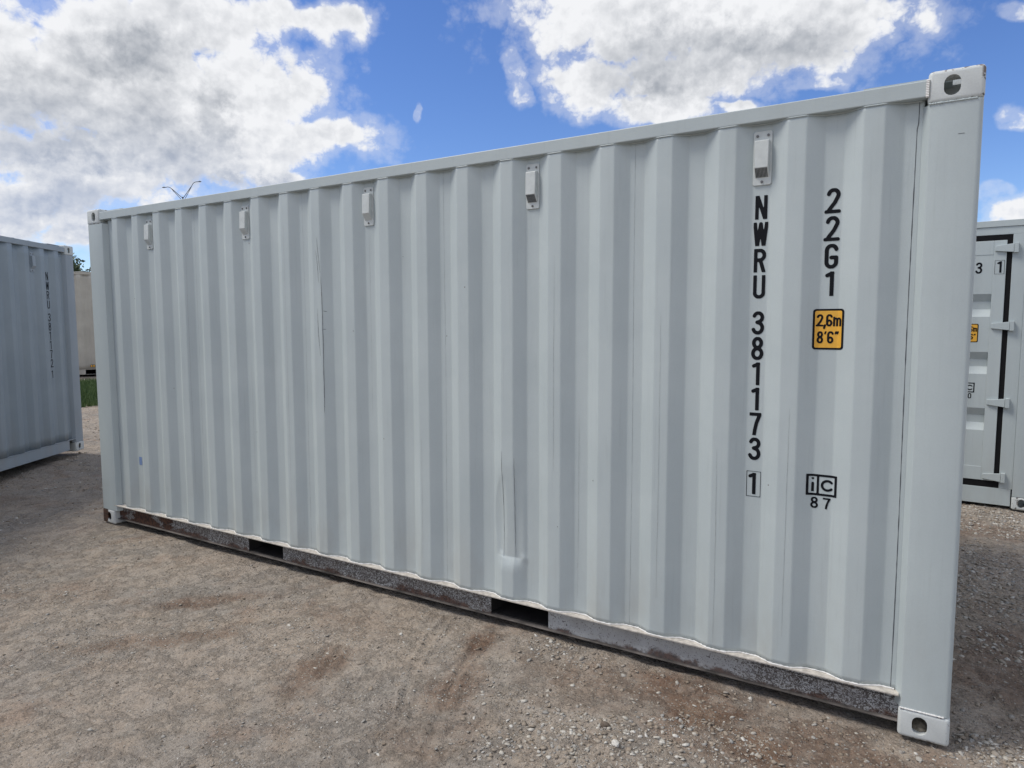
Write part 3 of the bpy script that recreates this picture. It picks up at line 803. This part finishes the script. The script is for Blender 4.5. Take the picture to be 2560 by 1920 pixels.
def approval(x0, z0, place, parent, num, off=.0012, step=.0024):
    x1, z1 = x0 + .118, z0 + .091
    f = union(f_frame(x0, x1, z0, z1, .0095), f_rrect(x0 + .040, x0 + .049, z0, z1, .0005),
              f_text([('i', x0 + .0205, z0 + .016, .060, .17, 1.0), ('c', x0 + .0545, z0 + .0195, .100, .10, 1.05)]),
              f_text([(num[0], x0 + .018, z0 - .055, .048, .17, 1.25), (num[1], x0 + .066, z0 - .055, .048, .17, 1.25)]) if len(num) == 2 else
              f_text([(num[0], x0 + .070, z0 - .055, .048, .17, 1.1)]))
    return decal('approval_mark', f, (x0 - .004, x1 + .004, z0 - .06, z1 + .004), step, place, off, M['ink'], parent)
approval(5.503, .934, P_main, main, '87')
# soil packed inside the near bottom corner casting
def lump(name, c, r, mat, parent, seed, flat=.6, sub=3):
    bm = bmesh.new(); bmesh.ops.create_icosphere(bm, subdivisions=sub, radius=1)
    rr = np.random.RandomState(seed); a = rr.rand(3) * 50
    for v in bm.verts:
        p = v.co; n = float(fbm(np.array(p.x * 1.6 + a[0] + p.z), np.array(p.y * 1.6 + a[1] - p.z * .7), 4, .6))
        k = 1 + .9 * n; v.co = Vector((p.x * k * r[0] + c[0], p.y * k * r[1] + c[1], p.z * k * r[2] * 1 + c[2]))
    me = bpy.data.meshes.new(name); bm.to_mesh(me); bm.free()
    return mesh_obj(name, me, mat, parent, smooth=25)
cs = lump('dirt_clod', (5.957, .060, .030), (.036, .040, .022), M['soil'], None, 3)
tag(cs, 'clod of dried soil lodged in the hole of the near bottom corner casting', 'dirt clod')

# ================================================================== other containers
XL = Vector((-.562, .827, 0)).normalized()
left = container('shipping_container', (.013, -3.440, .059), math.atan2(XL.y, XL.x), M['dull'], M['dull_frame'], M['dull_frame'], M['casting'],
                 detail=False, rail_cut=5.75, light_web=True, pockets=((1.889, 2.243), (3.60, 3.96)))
tag(left, 'blue grey corrugated shipping container in shade at the left, its far corner beside the gravel', 'shipping container', 'shipping containers')
def P_left(a, b, off):
    return (a, float(side_surface(a, b, False)) - off, b)
vent(left, 5.286, 2.33, False, M['dull_frame'])
vent(left, .804, 2.33, False, M['dull_frame'])
decal('registration_number', union(f_text([(c, x, z, h, .11, w) for c, x, z, h, _, w in column('NWRU', 5.556, 2.235, .1123) + column('381172', 5.556, 1.745, .1105)]), f_text([('1', 5.53, .965, .09, 0.11, 1.0)])),
      (5.51, 5.61, .95, 2.24), .003, P_left, .0015, M['ink'], left)

a_r = -.05915
right = container('shipping_container', (6.779, 4.4566, -.018), math.pi / 2 + a_r, M['paint'], M['frame'], M['frame'], M['casting'], light_web=True,
                  cast_map={(0, 0, 0): M['casting']})
tag(right, 'light grey shipping container at the right edge, with closed door, black gasket and hinges', 'shipping container', 'shipping containers')
def P_right(a, b, off):   # a = distance from the left of the leaf as read, measured as -y
    y = -a
    if y > .3975: x = .010
    else: x = .004
    return (x - off - .0005, y, b)
rdoor = [c for c in right.children if c.name.startswith('door') and c.name.split('.')[0] == 'door'][0]
decal('registration_number', f_text([('3', -.526, 2.124, .100, 0.155, 1.0)]), (-.54, -.46, 2.11, 2.235), .003, P_right, .0015, M['ink'], rdoor)
decal('check_digit', union(f_text([('1', -.372, 2.126, .100, 0.155, 1.0)]), f_frame(-.385, -.313, 2.113, 2.236, .0028)), (-.39, -.30, 2.10, 2.24), .003, P_right, .0015, M['ink'], rdoor)
height_plate(-.596, 1.504, P_right, rdoor, step=.0026)
approval(-.602, 1.043, P_right, rdoor, '0', step=.0026)

wb = Vector((.4472, .8944, 0)); OB = Vector((-11.99, 5.84, .40)) + wb * (.182 - 1.889)
beige = container('shipping_container', OB, math.atan2(wb.y, wb.x), M['beige'], M['beige'], M['beige'], M['beige'], light_web=True, doors=False, roof=M['white_roof'], scallop=True)
tag(beige, 'beige corrugated shipping container standing far back behind the gap at the left', 'shipping container', 'shipping containers')
wp = decal('warning_plate', f_rrect(1.93, 2.04, .215, .285, .003), (1.92, 2.05, .21, .29), .02, lambda a, b, o: (a, -.002 - o, b), .001, M['seam'], beige)
decal('plate_face', union(f_rrect(1.94, 1.975, .225, .275, .002), f_rrect(1.992, 2.03, .225, .275, .002)), (1.93, 2.04, .22, .28), .01, lambda a, b, o: (a, -.002 - o, b), .003, M['yellow'], wp)

# ================================================================== street lamp far behind
def lamp():
    d = Vector((-44.10 - 5.9246, 30.063 + 3.0628, 0)); d.normalize()
    cam0 = Vector(CAM_LOC); D = 90.0
    base = Vector((cam0.x + d.x * D, cam0.y + d.y * D, 0)); ztop = 1.658 + (11.4924 - 1.6581) / 60 * D
    lat = Vector((d.y, -d.x, 0)); k = .00312
    root = empty('street_lamp', base)
    m = flat_mat('dark lamp steel', (0.05, 0.06, 0.07), 0.5, 0.1, 3)
    MB().tube([(0, 0, 0), (0, 0, ztop + .12)], .1, 12, rs=[.13, .07]).build('pole', m, root)
    def pt(x, y): v = lat * ((x - 1080) * k); return (v.x, v.y, ztop + (1000 - y) * k)
    for arm, brace, nub in (([(1078, 1010), (1055, 985), (930, 880), (790, 750), (720, 690), (650, 642), (590, 636), (520, 655)], [(1080, 1120), (1000, 1030), (900, 910), (790, 790), (715, 695)], (467, 640)),
                       ([(1082, 1010), (1105, 980), (1200, 840), (1320, 650), (1400, 530), (1440, 450), (1500, 392), (1560, 368), (1620, 360)], [(1082, 1120), (1160, 1010), (1270, 800), (1340, 660), (1395, 545)], (1680, 325))):
        a = MB().tube([pt(*p) for p in arm], .035, 8).build('arm', m, root)
        MB().tube([pt(*p) for p in brace], .028, 8).build('brace', m, a)
        e = arm[-1]; s = 1 if e[0] > 1080 else -1
        h = MB().tube([pt(e[0] - s * 20, e[1]), pt(e[0] + s * 30, e[1] + (2 if s < 0 else -6)), pt(e[0] + s * 90, e[1] + (12 if s < 0 else -10)), pt(e[0] + s * 120, e[1] + (12 if s < 0 else -10))], .06, 10, rs=[.03, .055, .06, .02])
        hd = h.build('lamp_head', m, root)
        MB().tube([pt(nub[0], nub[1] + 25), pt(nub[0], nub[1] - 12)], .022, 8).build('photocell', m, hd)
    tag(root, 'tall dark street lamp with two curved arms, rising behind the long container roof', 'street lamp')
lamp()

# ================================================================== trees behind the beige container
def leaf_mat():
    m, t, b = new_mat('dark green leaves')
    at = t.node('ShaderNodeAttribute', None, attribute_name='tint')
    c = t.mix(at.outputs['Fac'], (0.022, 0.045, 0.020), (0.075, 0.115, 0.045))
    t.L.new(c, b.inputs['Base Color']); b.inputs['Roughness'].default_value = 0.6
    return m
def tree(loc, h, r, seed, label):
    rs = np.random.RandomState(seed); root = empty('tree', loc)
    bark = M.get('bark') or M.setdefault('bark', flat_mat('tree bark', (0.09, 0.07, 0.05), 0.9, 0.25, 8))
    tr = MB(); tr.tube([(0, 0, 0), (.1, .05, h * .3), (0, .1, h * .55)], .2, 8, rs=[.26, .18, .12])
    blobs = []
    for i in range(9):
        a = rs.rand() * 6.28; q = r * (.25 + .5 * rs.rand()); z = h * (.45 + .42 * rs.rand())
        p = (math.cos(a) * q, math.sin(a) * q, z); blobs.append((p, r * (.35 + .25 * rs.rand())))
        tr.tube([(0, .05, h * .35 + rs.rand() * h * .15), (p[0] * .5, p[1] * .5, z * .85), p], .06, 6, rs=[.1, .07, .03])
    blobs.append(((0, 0, h * .8), r * .55))
    tr.build('trunk', bark, root)
    N = 9000; V = []; F = []; T = []
    for (c, br) in blobs:
        n = N // len(blobs)
        d = rs.randn(n, 3); d /= np.linalg.norm(d, axis=1)[:, None]
        rad_ = br * (.35 + .75 * rs.rand(n) ** .5) * (1 + .3 * np.sin(d[:, 0] * 7 + d[:, 2] * 5))
        P = np.array(c) + d * rad_[:, None] * np.array([1, 1, .8]); u = rs.randn(n, 3); u /= np.linalg.norm(u, axis=1)[:, None]
        w = np.cross(u, rs.randn(n, 3)); w /= np.linalg.norm(w, axis=1)[:, None]; s = .07 + .06 * rs.rand(n)
        for i in range(n):
            b0 = len(V); p = P[i]; a = u[i] * s[i]; b = w[i] * s[i] * .55
            V += [tuple(p - a), tuple(p + b), tuple(p + a), tuple(p - b)]; F.append((b0, b0 + 1, b0 + 2, b0 + 3)); T += [rs.rand()] * 4
    me = bpy.data.meshes.new('crown'); me.from_pydata(V, [], F)
    at = me.attributes.new('tint', 'FLOAT', 'POINT'); at.data.foreach_set('value', T)
    mesh_obj('crown', me, M.get('leaf') or M.setdefault('leaf', leaf_mat()), root, smooth=0)
    tag(root, label, 'tree', 'trees behind the beige container')
tree((-29.6, 13.7, 1.0), 3.85, 1.5, 3, 'taller leafy dark green tree rising above the beige container')
tree((-29.2, 15.9, 1.0), 3.35, 1.5, 8, 'lower dark green tree at the right, half hidden by the long container')

# ================================================================== ground
def seg_d(x, y, pts):
    d = np.full(np.shape(x), 1e9)
    for (ax, ay), (bx, by) in zip(pts[:-1], pts[1:]):
        vx, vy = bx - ax, by - ay; L = vx * vx + vy * vy
        t = np.clip(((x - ax) * vx + (y - ay) * vy) / L, 0, 1)
        d = np.minimum(d, np.hypot(x - ax - t * vx, y - ay - t * vy))
    return d
TRACKS = [[(3.60, -.02), (3.70, -.30), (3.81, -.56), (3.94, -.79), (4.10, -1.02), (4.21, -1.23), (4.40, -1.7)],
          [(3.665, .0), (3.77, -.31), (3.88, -.57), (4.02, -.82), (4.16, -1.05)],
          [(3.93, -.16), (4.04, -.52), (4.14, -.79), (4.26, -1.05), (4.4, -1.4)],
          [(4.0, -.2), (4.10, -.5), (4.21, -.79), (4.33, -1.05)],
          [(2.05, -.78), (2.20, -.58), (2.42, -.36)], [(2.10, -.86), (2.32, -.55), (2.55, -.3)],
          [(3.42, -.58), (3.52, -.80), (3.6, -.98)], [(3.36, -.60), (3.46, -.84)]]
def ground_h(x, y):
    x = np.asarray(x, float); y = np.asarray(y, float)
    h = 0.05 * fbm(x * .45, y * .45, 3) + .030 * fbm(x * 2.2 + 5, y * 2.2, 4, .55)
    near = sst(-.5, .25, y) * sst(-.6, 0, x) * (1 - sst(6.1, 6.5, x)) * (1 - sst(2.4, 3.0, y))
    h = h * (1 - .8 * near) - .022 * (1 - near) - .012 * near
    rough = sst(-.1, .25, fbm(x * .8 + 9, y * .8 + 2, 3))
    h = h + (.009 + .020 * rough) * fbm(x * 9, y * 9, 4, .66)
    crust = fbm(x * 3.1 + 40, y * 3.1 + 7, 6, .6)
    h = h + .007 * sst(-.02, .03, crust) + .004 * sst(.08, .12, crust) - .005 * np.exp(-(fbm(x * 5 + 3, y * 5 + 60, 5, .6) / .012) ** 2) * sst(.0, .15, fbm(x * 1.1, y * 1.1 + 20, 3))
    for i, T in enumerate(TRACKS):
        d = seg_d(x, y, T) + .012 * fbm(x * 14, y * 14, 3)
        br = .55 + .9 * fbm(x * 22 + i, y * 22, 2)
        h = h + np.exp(-(d / .011) ** 2) * .014 * np.clip(br, .1, 1.2) - .005 * np.exp(-((d - .035) / .025) ** 2)
    R = np.hypot(x - 5.92, y + 3.06)
    d = (x - 5.92) * -.894 + (y + 3.06) * .447          # the yard rises gently toward the back left
    h = h + .40 * sst(8.5, 19.5, d) * sst(-1.2, 1.0, d / np.maximum(R, .1) * 2 - 1.0)
    return h
def stain(x, y):
    s = 0 * x
    for (cx, cy, rx, ry, rot, a) in ((3.98, -.18, .12, .30, .3, 1.0), (4.12, -.62, .16, .34, .3, .6), (2.28, -.50, .11, .42, -.75, .8), (2.50, -1.0, .12, .50, -.75, .65), (3.46, -.80, .15, .32, .3, .75), (1.4, -.9, .35, .2, .4, .35),
                                 (4.93, -.09, .16, .12, 0, .95), (5.15, -.20, .50, .26, -.1, 1.0), (5.42, -.38, .42, .26, -.3, 1.0), (5.80, -.25, .45, .30, 0, .8), (4.75, -.25, .7, .25, .1, .55),
                                 (6.4, 3.6, .8, .35, 0, .6), (6.35, 1.0, .35, .7, 0, .7), (-1.6, -.1, .6, .3, .3, .35), (3.2, -.35, .4, .2, 0, .3), (4.25, -.95, .3, .3, 0, .4)):
        c, sn = math.cos(rot), math.sin(rot); u = ((x - cx) * c + (y - cy) * sn) / rx; v = (-(x - cx) * sn + (y - cy) * c) / ry
        r = np.hypot(u, v) + 1.3 * fbm(x * 6 + cx, y * 6, 4, .6)
        s = np.maximum(s, a * (1 - sst(.25, 1.15, r)))
    return s
def make_ground():
    def grow(a, lim, g=1.16, st=.02):
        out = []; v = a; s = st
        while abs(v - lim) > abs(s) and len(out) < 200:
            v = v + s; out.append(v); s *= g
            if (s > 0 and v > lim) or (s < 0 and v < lim): break
        return out
    fx = np.arange(-1.6, 7.6, .013); fy = np.arange(-2.9, .30, .013)
    xs = np.array(sorted(grow(-1.6, -700, 1.12, -.014) + list(fx) + grow(7.6, 700, 1.15, .014)))
    ys = np.array(sorted(grow(-2.9, -700, 1.2, -.014) + list(fy) + grow(.30, 5.2, 1.012, .014) + grow(6.0, 700, 1.12, .08)))
    X, Y = np.meshgrid(xs, ys, indexing='ij')
    Z = ground_h(X, Y)
    n, m = X.shape; V = np.stack([X, Y, Z], -1).reshape(-1, 3)
    I = np.arange(n * m).reshape(n, m); F = np.stack([I[:-1, :-1], I[1:, :-1], I[1:, 1:], I[:-1, 1:]], -1).reshape(-1, 4)
    me = bpy.data.meshes.new('ground'); me.vertices.add(len(V)); me.vertices.foreach_set('co', V.ravel())
    me.loops.add(F.size); me.loops.foreach_set('vertex_index', F.ravel().astype(np.int32))
    me.polygons.add(len(F)); me.polygons.foreach_set('loop_start', np.arange(0, F.size, 4, dtype=np.int32)); me.update(calc_edges=True)
    at = me.attributes.new('stain', 'FLOAT', 'POINT'); at.data.foreach_set('value', stain(X, Y).ravel())
    m, t, b = new_mat('packed gravel and dirt')
    P = t.node('ShaderNodeNewGeometry').outputs['Position']
    st = t.node('ShaderNodeAttribute', None, attribute_name='stain').outputs['Fac']
    dusty = t.ramp(t.noise(P, .9, 4, .6), .46, .60); big = t.noise(P, .7, 4, .6); mid = t.noise(P, 5, 6, .65); fine = t.noise(P, 70, 6, .7); grit = t.noise(P, 300, 3, .7)
    tan = (0.405, 0.335, 0.262); gry = (0.335, 0.298, 0.255); brn = (0.165, 0.092, 0.055)
    c = t.mix(t.ramp(t.math('MULTIPLY_ADD', mid, .6, t.math('MULTIPLY', big, .4)), .40, .60), tan, gry)
    c = t.mix(t.math('MULTIPLY', t.ramp(t.noise(P, 2.1, 6, .65), .52, .68), .55), c, (0.33, 0.215, 0.145))
    c = t.mix(t.math('MULTIPLY', dusty, .45), c, (0.45, 0.375, 0.30))
    c = t.mix(t.math('MULTIPLY', st, 1.0), c, t.mix(t.ramp(mid, .4, .6), brn, (.215, .135, .085)))
    c = t.mix(t.math('MULTIPLY', t.ramp(t.noise(t.vmath('MULTIPLY', P, (1, 1, .2)), 8, 8, .7), .48, .62), .30), c, (.46, .42, .355))
    c = t.mix(t.math('MULTIPLY', t.ramp(t.noise(P, 13, 7, .7), .58, .70), .28), c, (.16, .12, .09))
    # sub-pixel grains: pale chips and dark crumbs
    v1 = t.node('ShaderNodeTexVoronoi', {'Vector': t.vmath('ADD', P, t.vmath('SCALE', t.noise(P, 40, 2, col=True), scale=.02)), 'Scale': 85, 'Randomness': 1.0})
    pick = t.node('ShaderNodeSeparateColor', {0: v1.outputs['Color']})
    pale = t.math('MULTIPLY', t.math('GREATER_THAN', pick.outputs[0], .80), t.ramp(v1.outputs['Distance'], .50, .30))
    dark = t.math('MULTIPLY', t.math('GREATER_THAN', pick.outputs[1], .82), t.ramp(v1.outputs['Distance'], .45, .25))
    c = t.mix(t.math('MULTIPLY', pale, .7), c, (0.48, 0.45, 0.40))
    c = t.mix(t.math('MULTIPLY', dark, .65), c, (0.09, 0.075, 0.065))
    c = t.mix(t.math('MULTIPLY', t.ramp(fine, .35, .68), .45), c, (0.12, 0.10, 0.085))
    c = t.mix(t.math('MULTIPLY', t.ramp(grit, .45, .7), .3), c, (0.42, 0.385, 0.34))
    t.L.new(c, b.inputs['Base Color']); b.inputs['Roughness'].default_value = .92; b.inputs['Specular IOR Level'].default_value = .25
    h = t.math('ADD', t.math('MULTIPLY', t.noise(P, 26, 6, .68), 1.0), t.math('ADD', t.math('MULTIPLY', fine, .35), t.math('MULTIPLY', t.math('SUBTRACT', pale, dark), .12)))
    # broken crust: plates of caked dirt with grooves between, only where the yard is rough
    wp = t.vmath('ADD', P, t.vmath('SCALE', t.vmath('SUBTRACT', t.noise(P, 18, 3, col=True), (.5, .5, .5)), scale=.06))
    ve = t.node('ShaderNodeTexVoronoi', {'Vector': t.vmath('MULTIPLY', wp, (1, 1, .3)), 'Scale': 21, 'Randomness': 1.0}, feature='DISTANCE_TO_EDGE')
    rough_zone = t.ramp(t.noise(P, 1.9, 5, .65), .47, .60)
    groove = t.math('MULTIPLY', t.ramp(ve.outputs['Distance'], .0, .16, -1.0, 0.0), t.math('MULTIPLY', rough_zone, t.ramp(t.noise(P, 9, 3), .45, .6)))
    step = t.math('MULTIPLY', t.ramp(t.noise(P, 6, 8, .7), .47, .60), .45)
    h = t.math('ADD', h, t.math('ADD', t.math('MULTIPLY', groove, .18), step))
    bump(t, b, h, 1.0, .022)
    o = mesh_obj('ground', me, m, None, smooth=80)
    tag(o, kind='structure')
make_ground()

# loose gravel: thousands of angular chips merged into one mesh
def stone_mat():
    m, t, b = new_mat('limestone gravel')
    at = t.node('ShaderNodeAttribute', None, attribute_name='tint')
    P = t.node('ShaderNodeNewGeometry').outputs['Position']
    r = t.node('ShaderNodeValToRGB', {0: at.outputs['Fac']}); e = r.color_ramp.elements
    e[0].position = 0; e[0].color = (.11, .085, .065, 1); e[1].position = 1; e[1].color = (.60, .58, .53, 1)
    for p, c in ((.3, (.25, .20, .15, 1)), (.6, (.36, .31, .25, 1)), (.72, (.30, .295, .28, 1)), (.85, (.46, .43, .37, 1))):
        x = e.new(p); x.color = c
    n = t.noise(P, 160, 4, .6)
    c = t.mix(t.math('MULTIPLY', t.ramp(n, .35, .7), .4), r.outputs[0], (.16, .14, .12))
    t.L.new(c, b.inputs['Base Color']); b.inputs['Roughness'].default_value = .9; b.inputs['Specular IOR Level'].default_value = .25
    bump(t, b, n, .5, .003)
    return m
M['stone'] = stone_mat()
ICO = None
def ico():
    global ICO
    if ICO is None:
        bm = bmesh.new(); bmesh.ops.create_icosphere(bm, subdivisions=1, radius=1)
        ICO = (np.array([v.co[:] for v in bm.verts]), np.array([[v.index for v in f.verts] for f in bm.faces])); bm.free()
    return ICO
def density(x, y):
    d = .12 + .75 * sst(-.06, .24, fbm(x * 1.6 + 31, y * 1.6, 5, .65))
    for cx, cy, rx, ry, a in ((4.85, -.68, .42, .22, 1.0), (5.25, -.42, .35, .18, .75), (5.95, -.12, .30, .22, .3), (6.25, .02, .22, .22, 1.0), (4.35, -.05, .14, .07, .8),
                              (6.25, 2.2, .6, .9, .9), (6.4, 4.0, 1.2, .45, .9), (4.5, -.1, .2, .08, .6), (1.5, -1.2, .8, .5, .3), (3.1, -.95, .5, .4, .25)):
        r = np.hypot((x - cx) / rx, (y - cy) / ry) + .8 * fbm(x * 4, y * 4, 3)
        d = np.maximum(d, a * (1 - sst(.5, 1.3, r)))
    return d
def inside_container(x, y):
    return (x > -.01) & (x < 6.068) & (y > .02) & (y < 2.43)
def scatter(n, x0, x1, y0, y1, smin, smax, pw, seed, flat=.42):
    rs = np.random.RandomState(seed)
    x = x0 + (x1 - x0) * rs.rand(n); y = y0 + (y1 - y0) * rs.rand(n)
    keep = (rs.rand(n) < density(x, y)) & ~inside_container(x, y)
    x = x[keep]; y = y[keep]; n = len(x)
    s = smin + (smax - smin) * rs.rand(n) ** pw
    V0, F0 = ico(); k = len(V0)
    D = V0[None] * (1 + .95 * (rs.rand(n, k, 1) - .5)) + .25 * (rs.rand(n, k, 3) - .5); D = D * (np.stack([.75 + .6 * rs.rand(n), .6 + .5 * rs.rand(n), flat * (.6 + .7 * rs.rand(n))], -1)[:, None])
    a = rs.rand(n) * 6.28; c, sn = np.cos(a)[:, None], np.sin(a)[:, None]
    tl = (rs.rand(n) - .5)[:, None] * .9; D2 = D.copy(); D2[..., 2] = D[..., 2] + D[..., 0] * tl
    X = (D2[..., 0] * c - D2[..., 1] * sn) * s[:, None] / 2 + x[:, None]; Y = (D2[..., 0] * sn + D2[..., 1] * c) * s[:, None] / 2 + y[:, None]
    Z = D2[..., 2] * s[:, None] / 2 + (ground_h(x, y) + s * .04)[:, None]
    V = np.stack([X, Y, Z], -1).reshape(-1, 3); F = (F0[None] + (np.arange(n) * k)[:, None, None]).reshape(-1, 3)
    tint = np.clip(.42 + .55 * rs.rand(n) ** 1.2 + .12 * rs.randn(n) - .15 * (1 - density(x, y)), 0, 1)
    return V, F, np.repeat(tint, k)
def gravel_mesh(parts, name):
    o = 0; Vs = []; Fs = []; Ts = []
    for V, F, T in parts: Vs.append(V); Fs.append(F + o); Ts.append(T); o += len(V)
    V = np.concatenate(Vs); F = np.concatenate(Fs); T = np.concatenate(Ts)
    me = bpy.data.meshes.new(name); me.vertices.add(len(V)); me.vertices.foreach_set('co', V.ravel())
    me.loops.add(F.size); me.loops.foreach_set('vertex_index', F.ravel().astype(np.int32))
    me.polygons.add(len(F)); me.polygons.foreach_set('loop_start', np.arange(0, F.size, 3, dtype=np.int32)); me.update(calc_edges=True)
    at = me.attributes.new('tint', 'FLOAT', 'POINT'); at.data.foreach_set('value', T)
    return mesh_obj(name, me, M['stone'], None, smooth=0)
gv = gravel_mesh([scatter(100000, .0, 6.9, -2.4, .35, .003, .010, 1.8, 1), scatter(9000, 0, 6.9, -2.4, .3, .008, .024, 3.2, 2),
                  scatter(9000, 4.2, 6.6, -1.0, .3, .006, .028, 2.0, 3), scatter(26000, 5.9, 8.2, .0, 4.7, .008, .032, 1.8, 4),
                  scatter(26000, -5.0, .2, -2.5, 6, .008, .030, 2.5, 5), scatter(26000, -16, -3, 0, 12, .012, .05, 2.0, 6)], 'gravel')
tag(gv, 'loose pale limestone gravel strewn over the packed dirt yard', 'gravel', kind='stuff')
def stone(x, y, r, seed, label, tint, sink=.3):
    bm = bmesh.new(); bmesh.ops.create_icosphere(bm, subdivisions=2, radius=1)
    rs = np.random.RandomState(seed); pl = [(Vector(rs.randn(3)).normalized(), .72 + .2 * rs.rand()) for _ in range(9)]
    for v in bm.verts:
        p = v.co.copy()
        for nrm, dd in pl:
            k = p.dot(nrm)
            if k > dd: p -= nrm * (k - dd)
        v.co = Vector((p.x * r[0], p.y * r[1], p.z * r[2]))
    me = bpy.data.meshes.new('stone'); bm.to_mesh(me); bm.free()
    at = me.attributes.new('tint', 'FLOAT', 'POINT'); at.data.foreach_set('value', [tint] * len(me.vertices))
    o = mesh_obj('stone', me, M['stone'], None, smooth=25)
    o.location = (x, y, float(ground_h(np.array(x), np.array(y))) + r[2] * (1 - 2 * sink)); o.rotation_euler = (0, 0, seed * 1.3)
    tag(o, label, 'stone', 'larger loose stones')
stone(5.960, -.095, (.017, .012, .006), 11, 'flat pale tan stone right in front of the near bottom corner casting', .8)
stone(4.300, -.005, (.013, .012, .009), 12, 'pale rounded stone under the bottom rail just right of the fork pocket', .9)
stone(4.515, -.085, (.018, .013, .012), 13, 'grey chunky stone on brown dirt, a little out from the bottom rail', .65)
stone(4.935, -.655, (.022, .015, .011), 14, 'white angular stone in the gravel patch at the bottom right', 1.0)
stone(4.850, -.565, (.021, .018, .014), 15, 'dark brown clod-like stone left of the white angular stone', .05)
stone(3.560, -.330, (.012, .010, .008), 16, 'small white stone left of the tyre tracks, out from the bottom rail', 1.0)

# ================================================================== grass strip in the gap
def make_grass():
    rs = np.random.RandomState(4); d = np.array([-.894, .447]); p = np.array([.447, .894]); V = []; F = []; T = []
    n = 60000
    u = 14.4 + 3.7 * rs.rand(n); w = -4.2 + 8.5 * rs.rand(n); u = u + .25 * (fbm(w * 1.5, u * 0, 3)) * (u < 15)
    x = 5.92 + d[0] * u + p[0] * w; y = -3.06 + d[1] * u + p[1] * w; z = ground_h(x, y)
    h = .05 + .09 * rs.rand(n); a = rs.rand(n) * 6.28; lx = (rs.rand(n) - .5) * .08; ly = (rs.rand(n) - .5) * .08; ww = .010
    V = np.empty((n, 3, 3)); V[:, 0] = np.stack([x - np.cos(a) * ww, y - np.sin(a) * ww, z], -1); V[:, 1] = np.stack([x + np.cos(a) * ww, y + np.sin(a) * ww, z], -1)
    V[:, 2] = np.stack([x + lx, y + ly, z + h], -1)
    me = bpy.data.meshes.new('grass'); me.vertices.add(n * 3); me.vertices.foreach_set('co', V.ravel())
    me.loops.add(n * 3); me.loops.foreach_set('vertex_index', np.arange(n * 3, dtype=np.int32)); me.polygons.add(n)
    me.polygons.foreach_set('loop_start', np.arange(0, n * 3, 3, dtype=np.int32)); me.update(calc_edges=True)
    at = me.attributes.new('tint', 'FLOAT', 'POINT'); at.data.foreach_set('value', np.repeat(rs.rand(n), 3))
    m, t, b = new_mat('lawn grass'); f = t.node('ShaderNodeAttribute', None, attribute_name='tint').outputs['Fac']
    t.L.new(t.mix(f, (.05, .10, .025), (.11, .17, .05)), b.inputs['Base Color']); b.inputs['Roughness'].default_value = .7
    tag(mesh_obj('grass', me, m, None, smooth=0), 'short green grass strip across the gravel in front of the beige container', 'grass', kind='stuff')
make_grass()
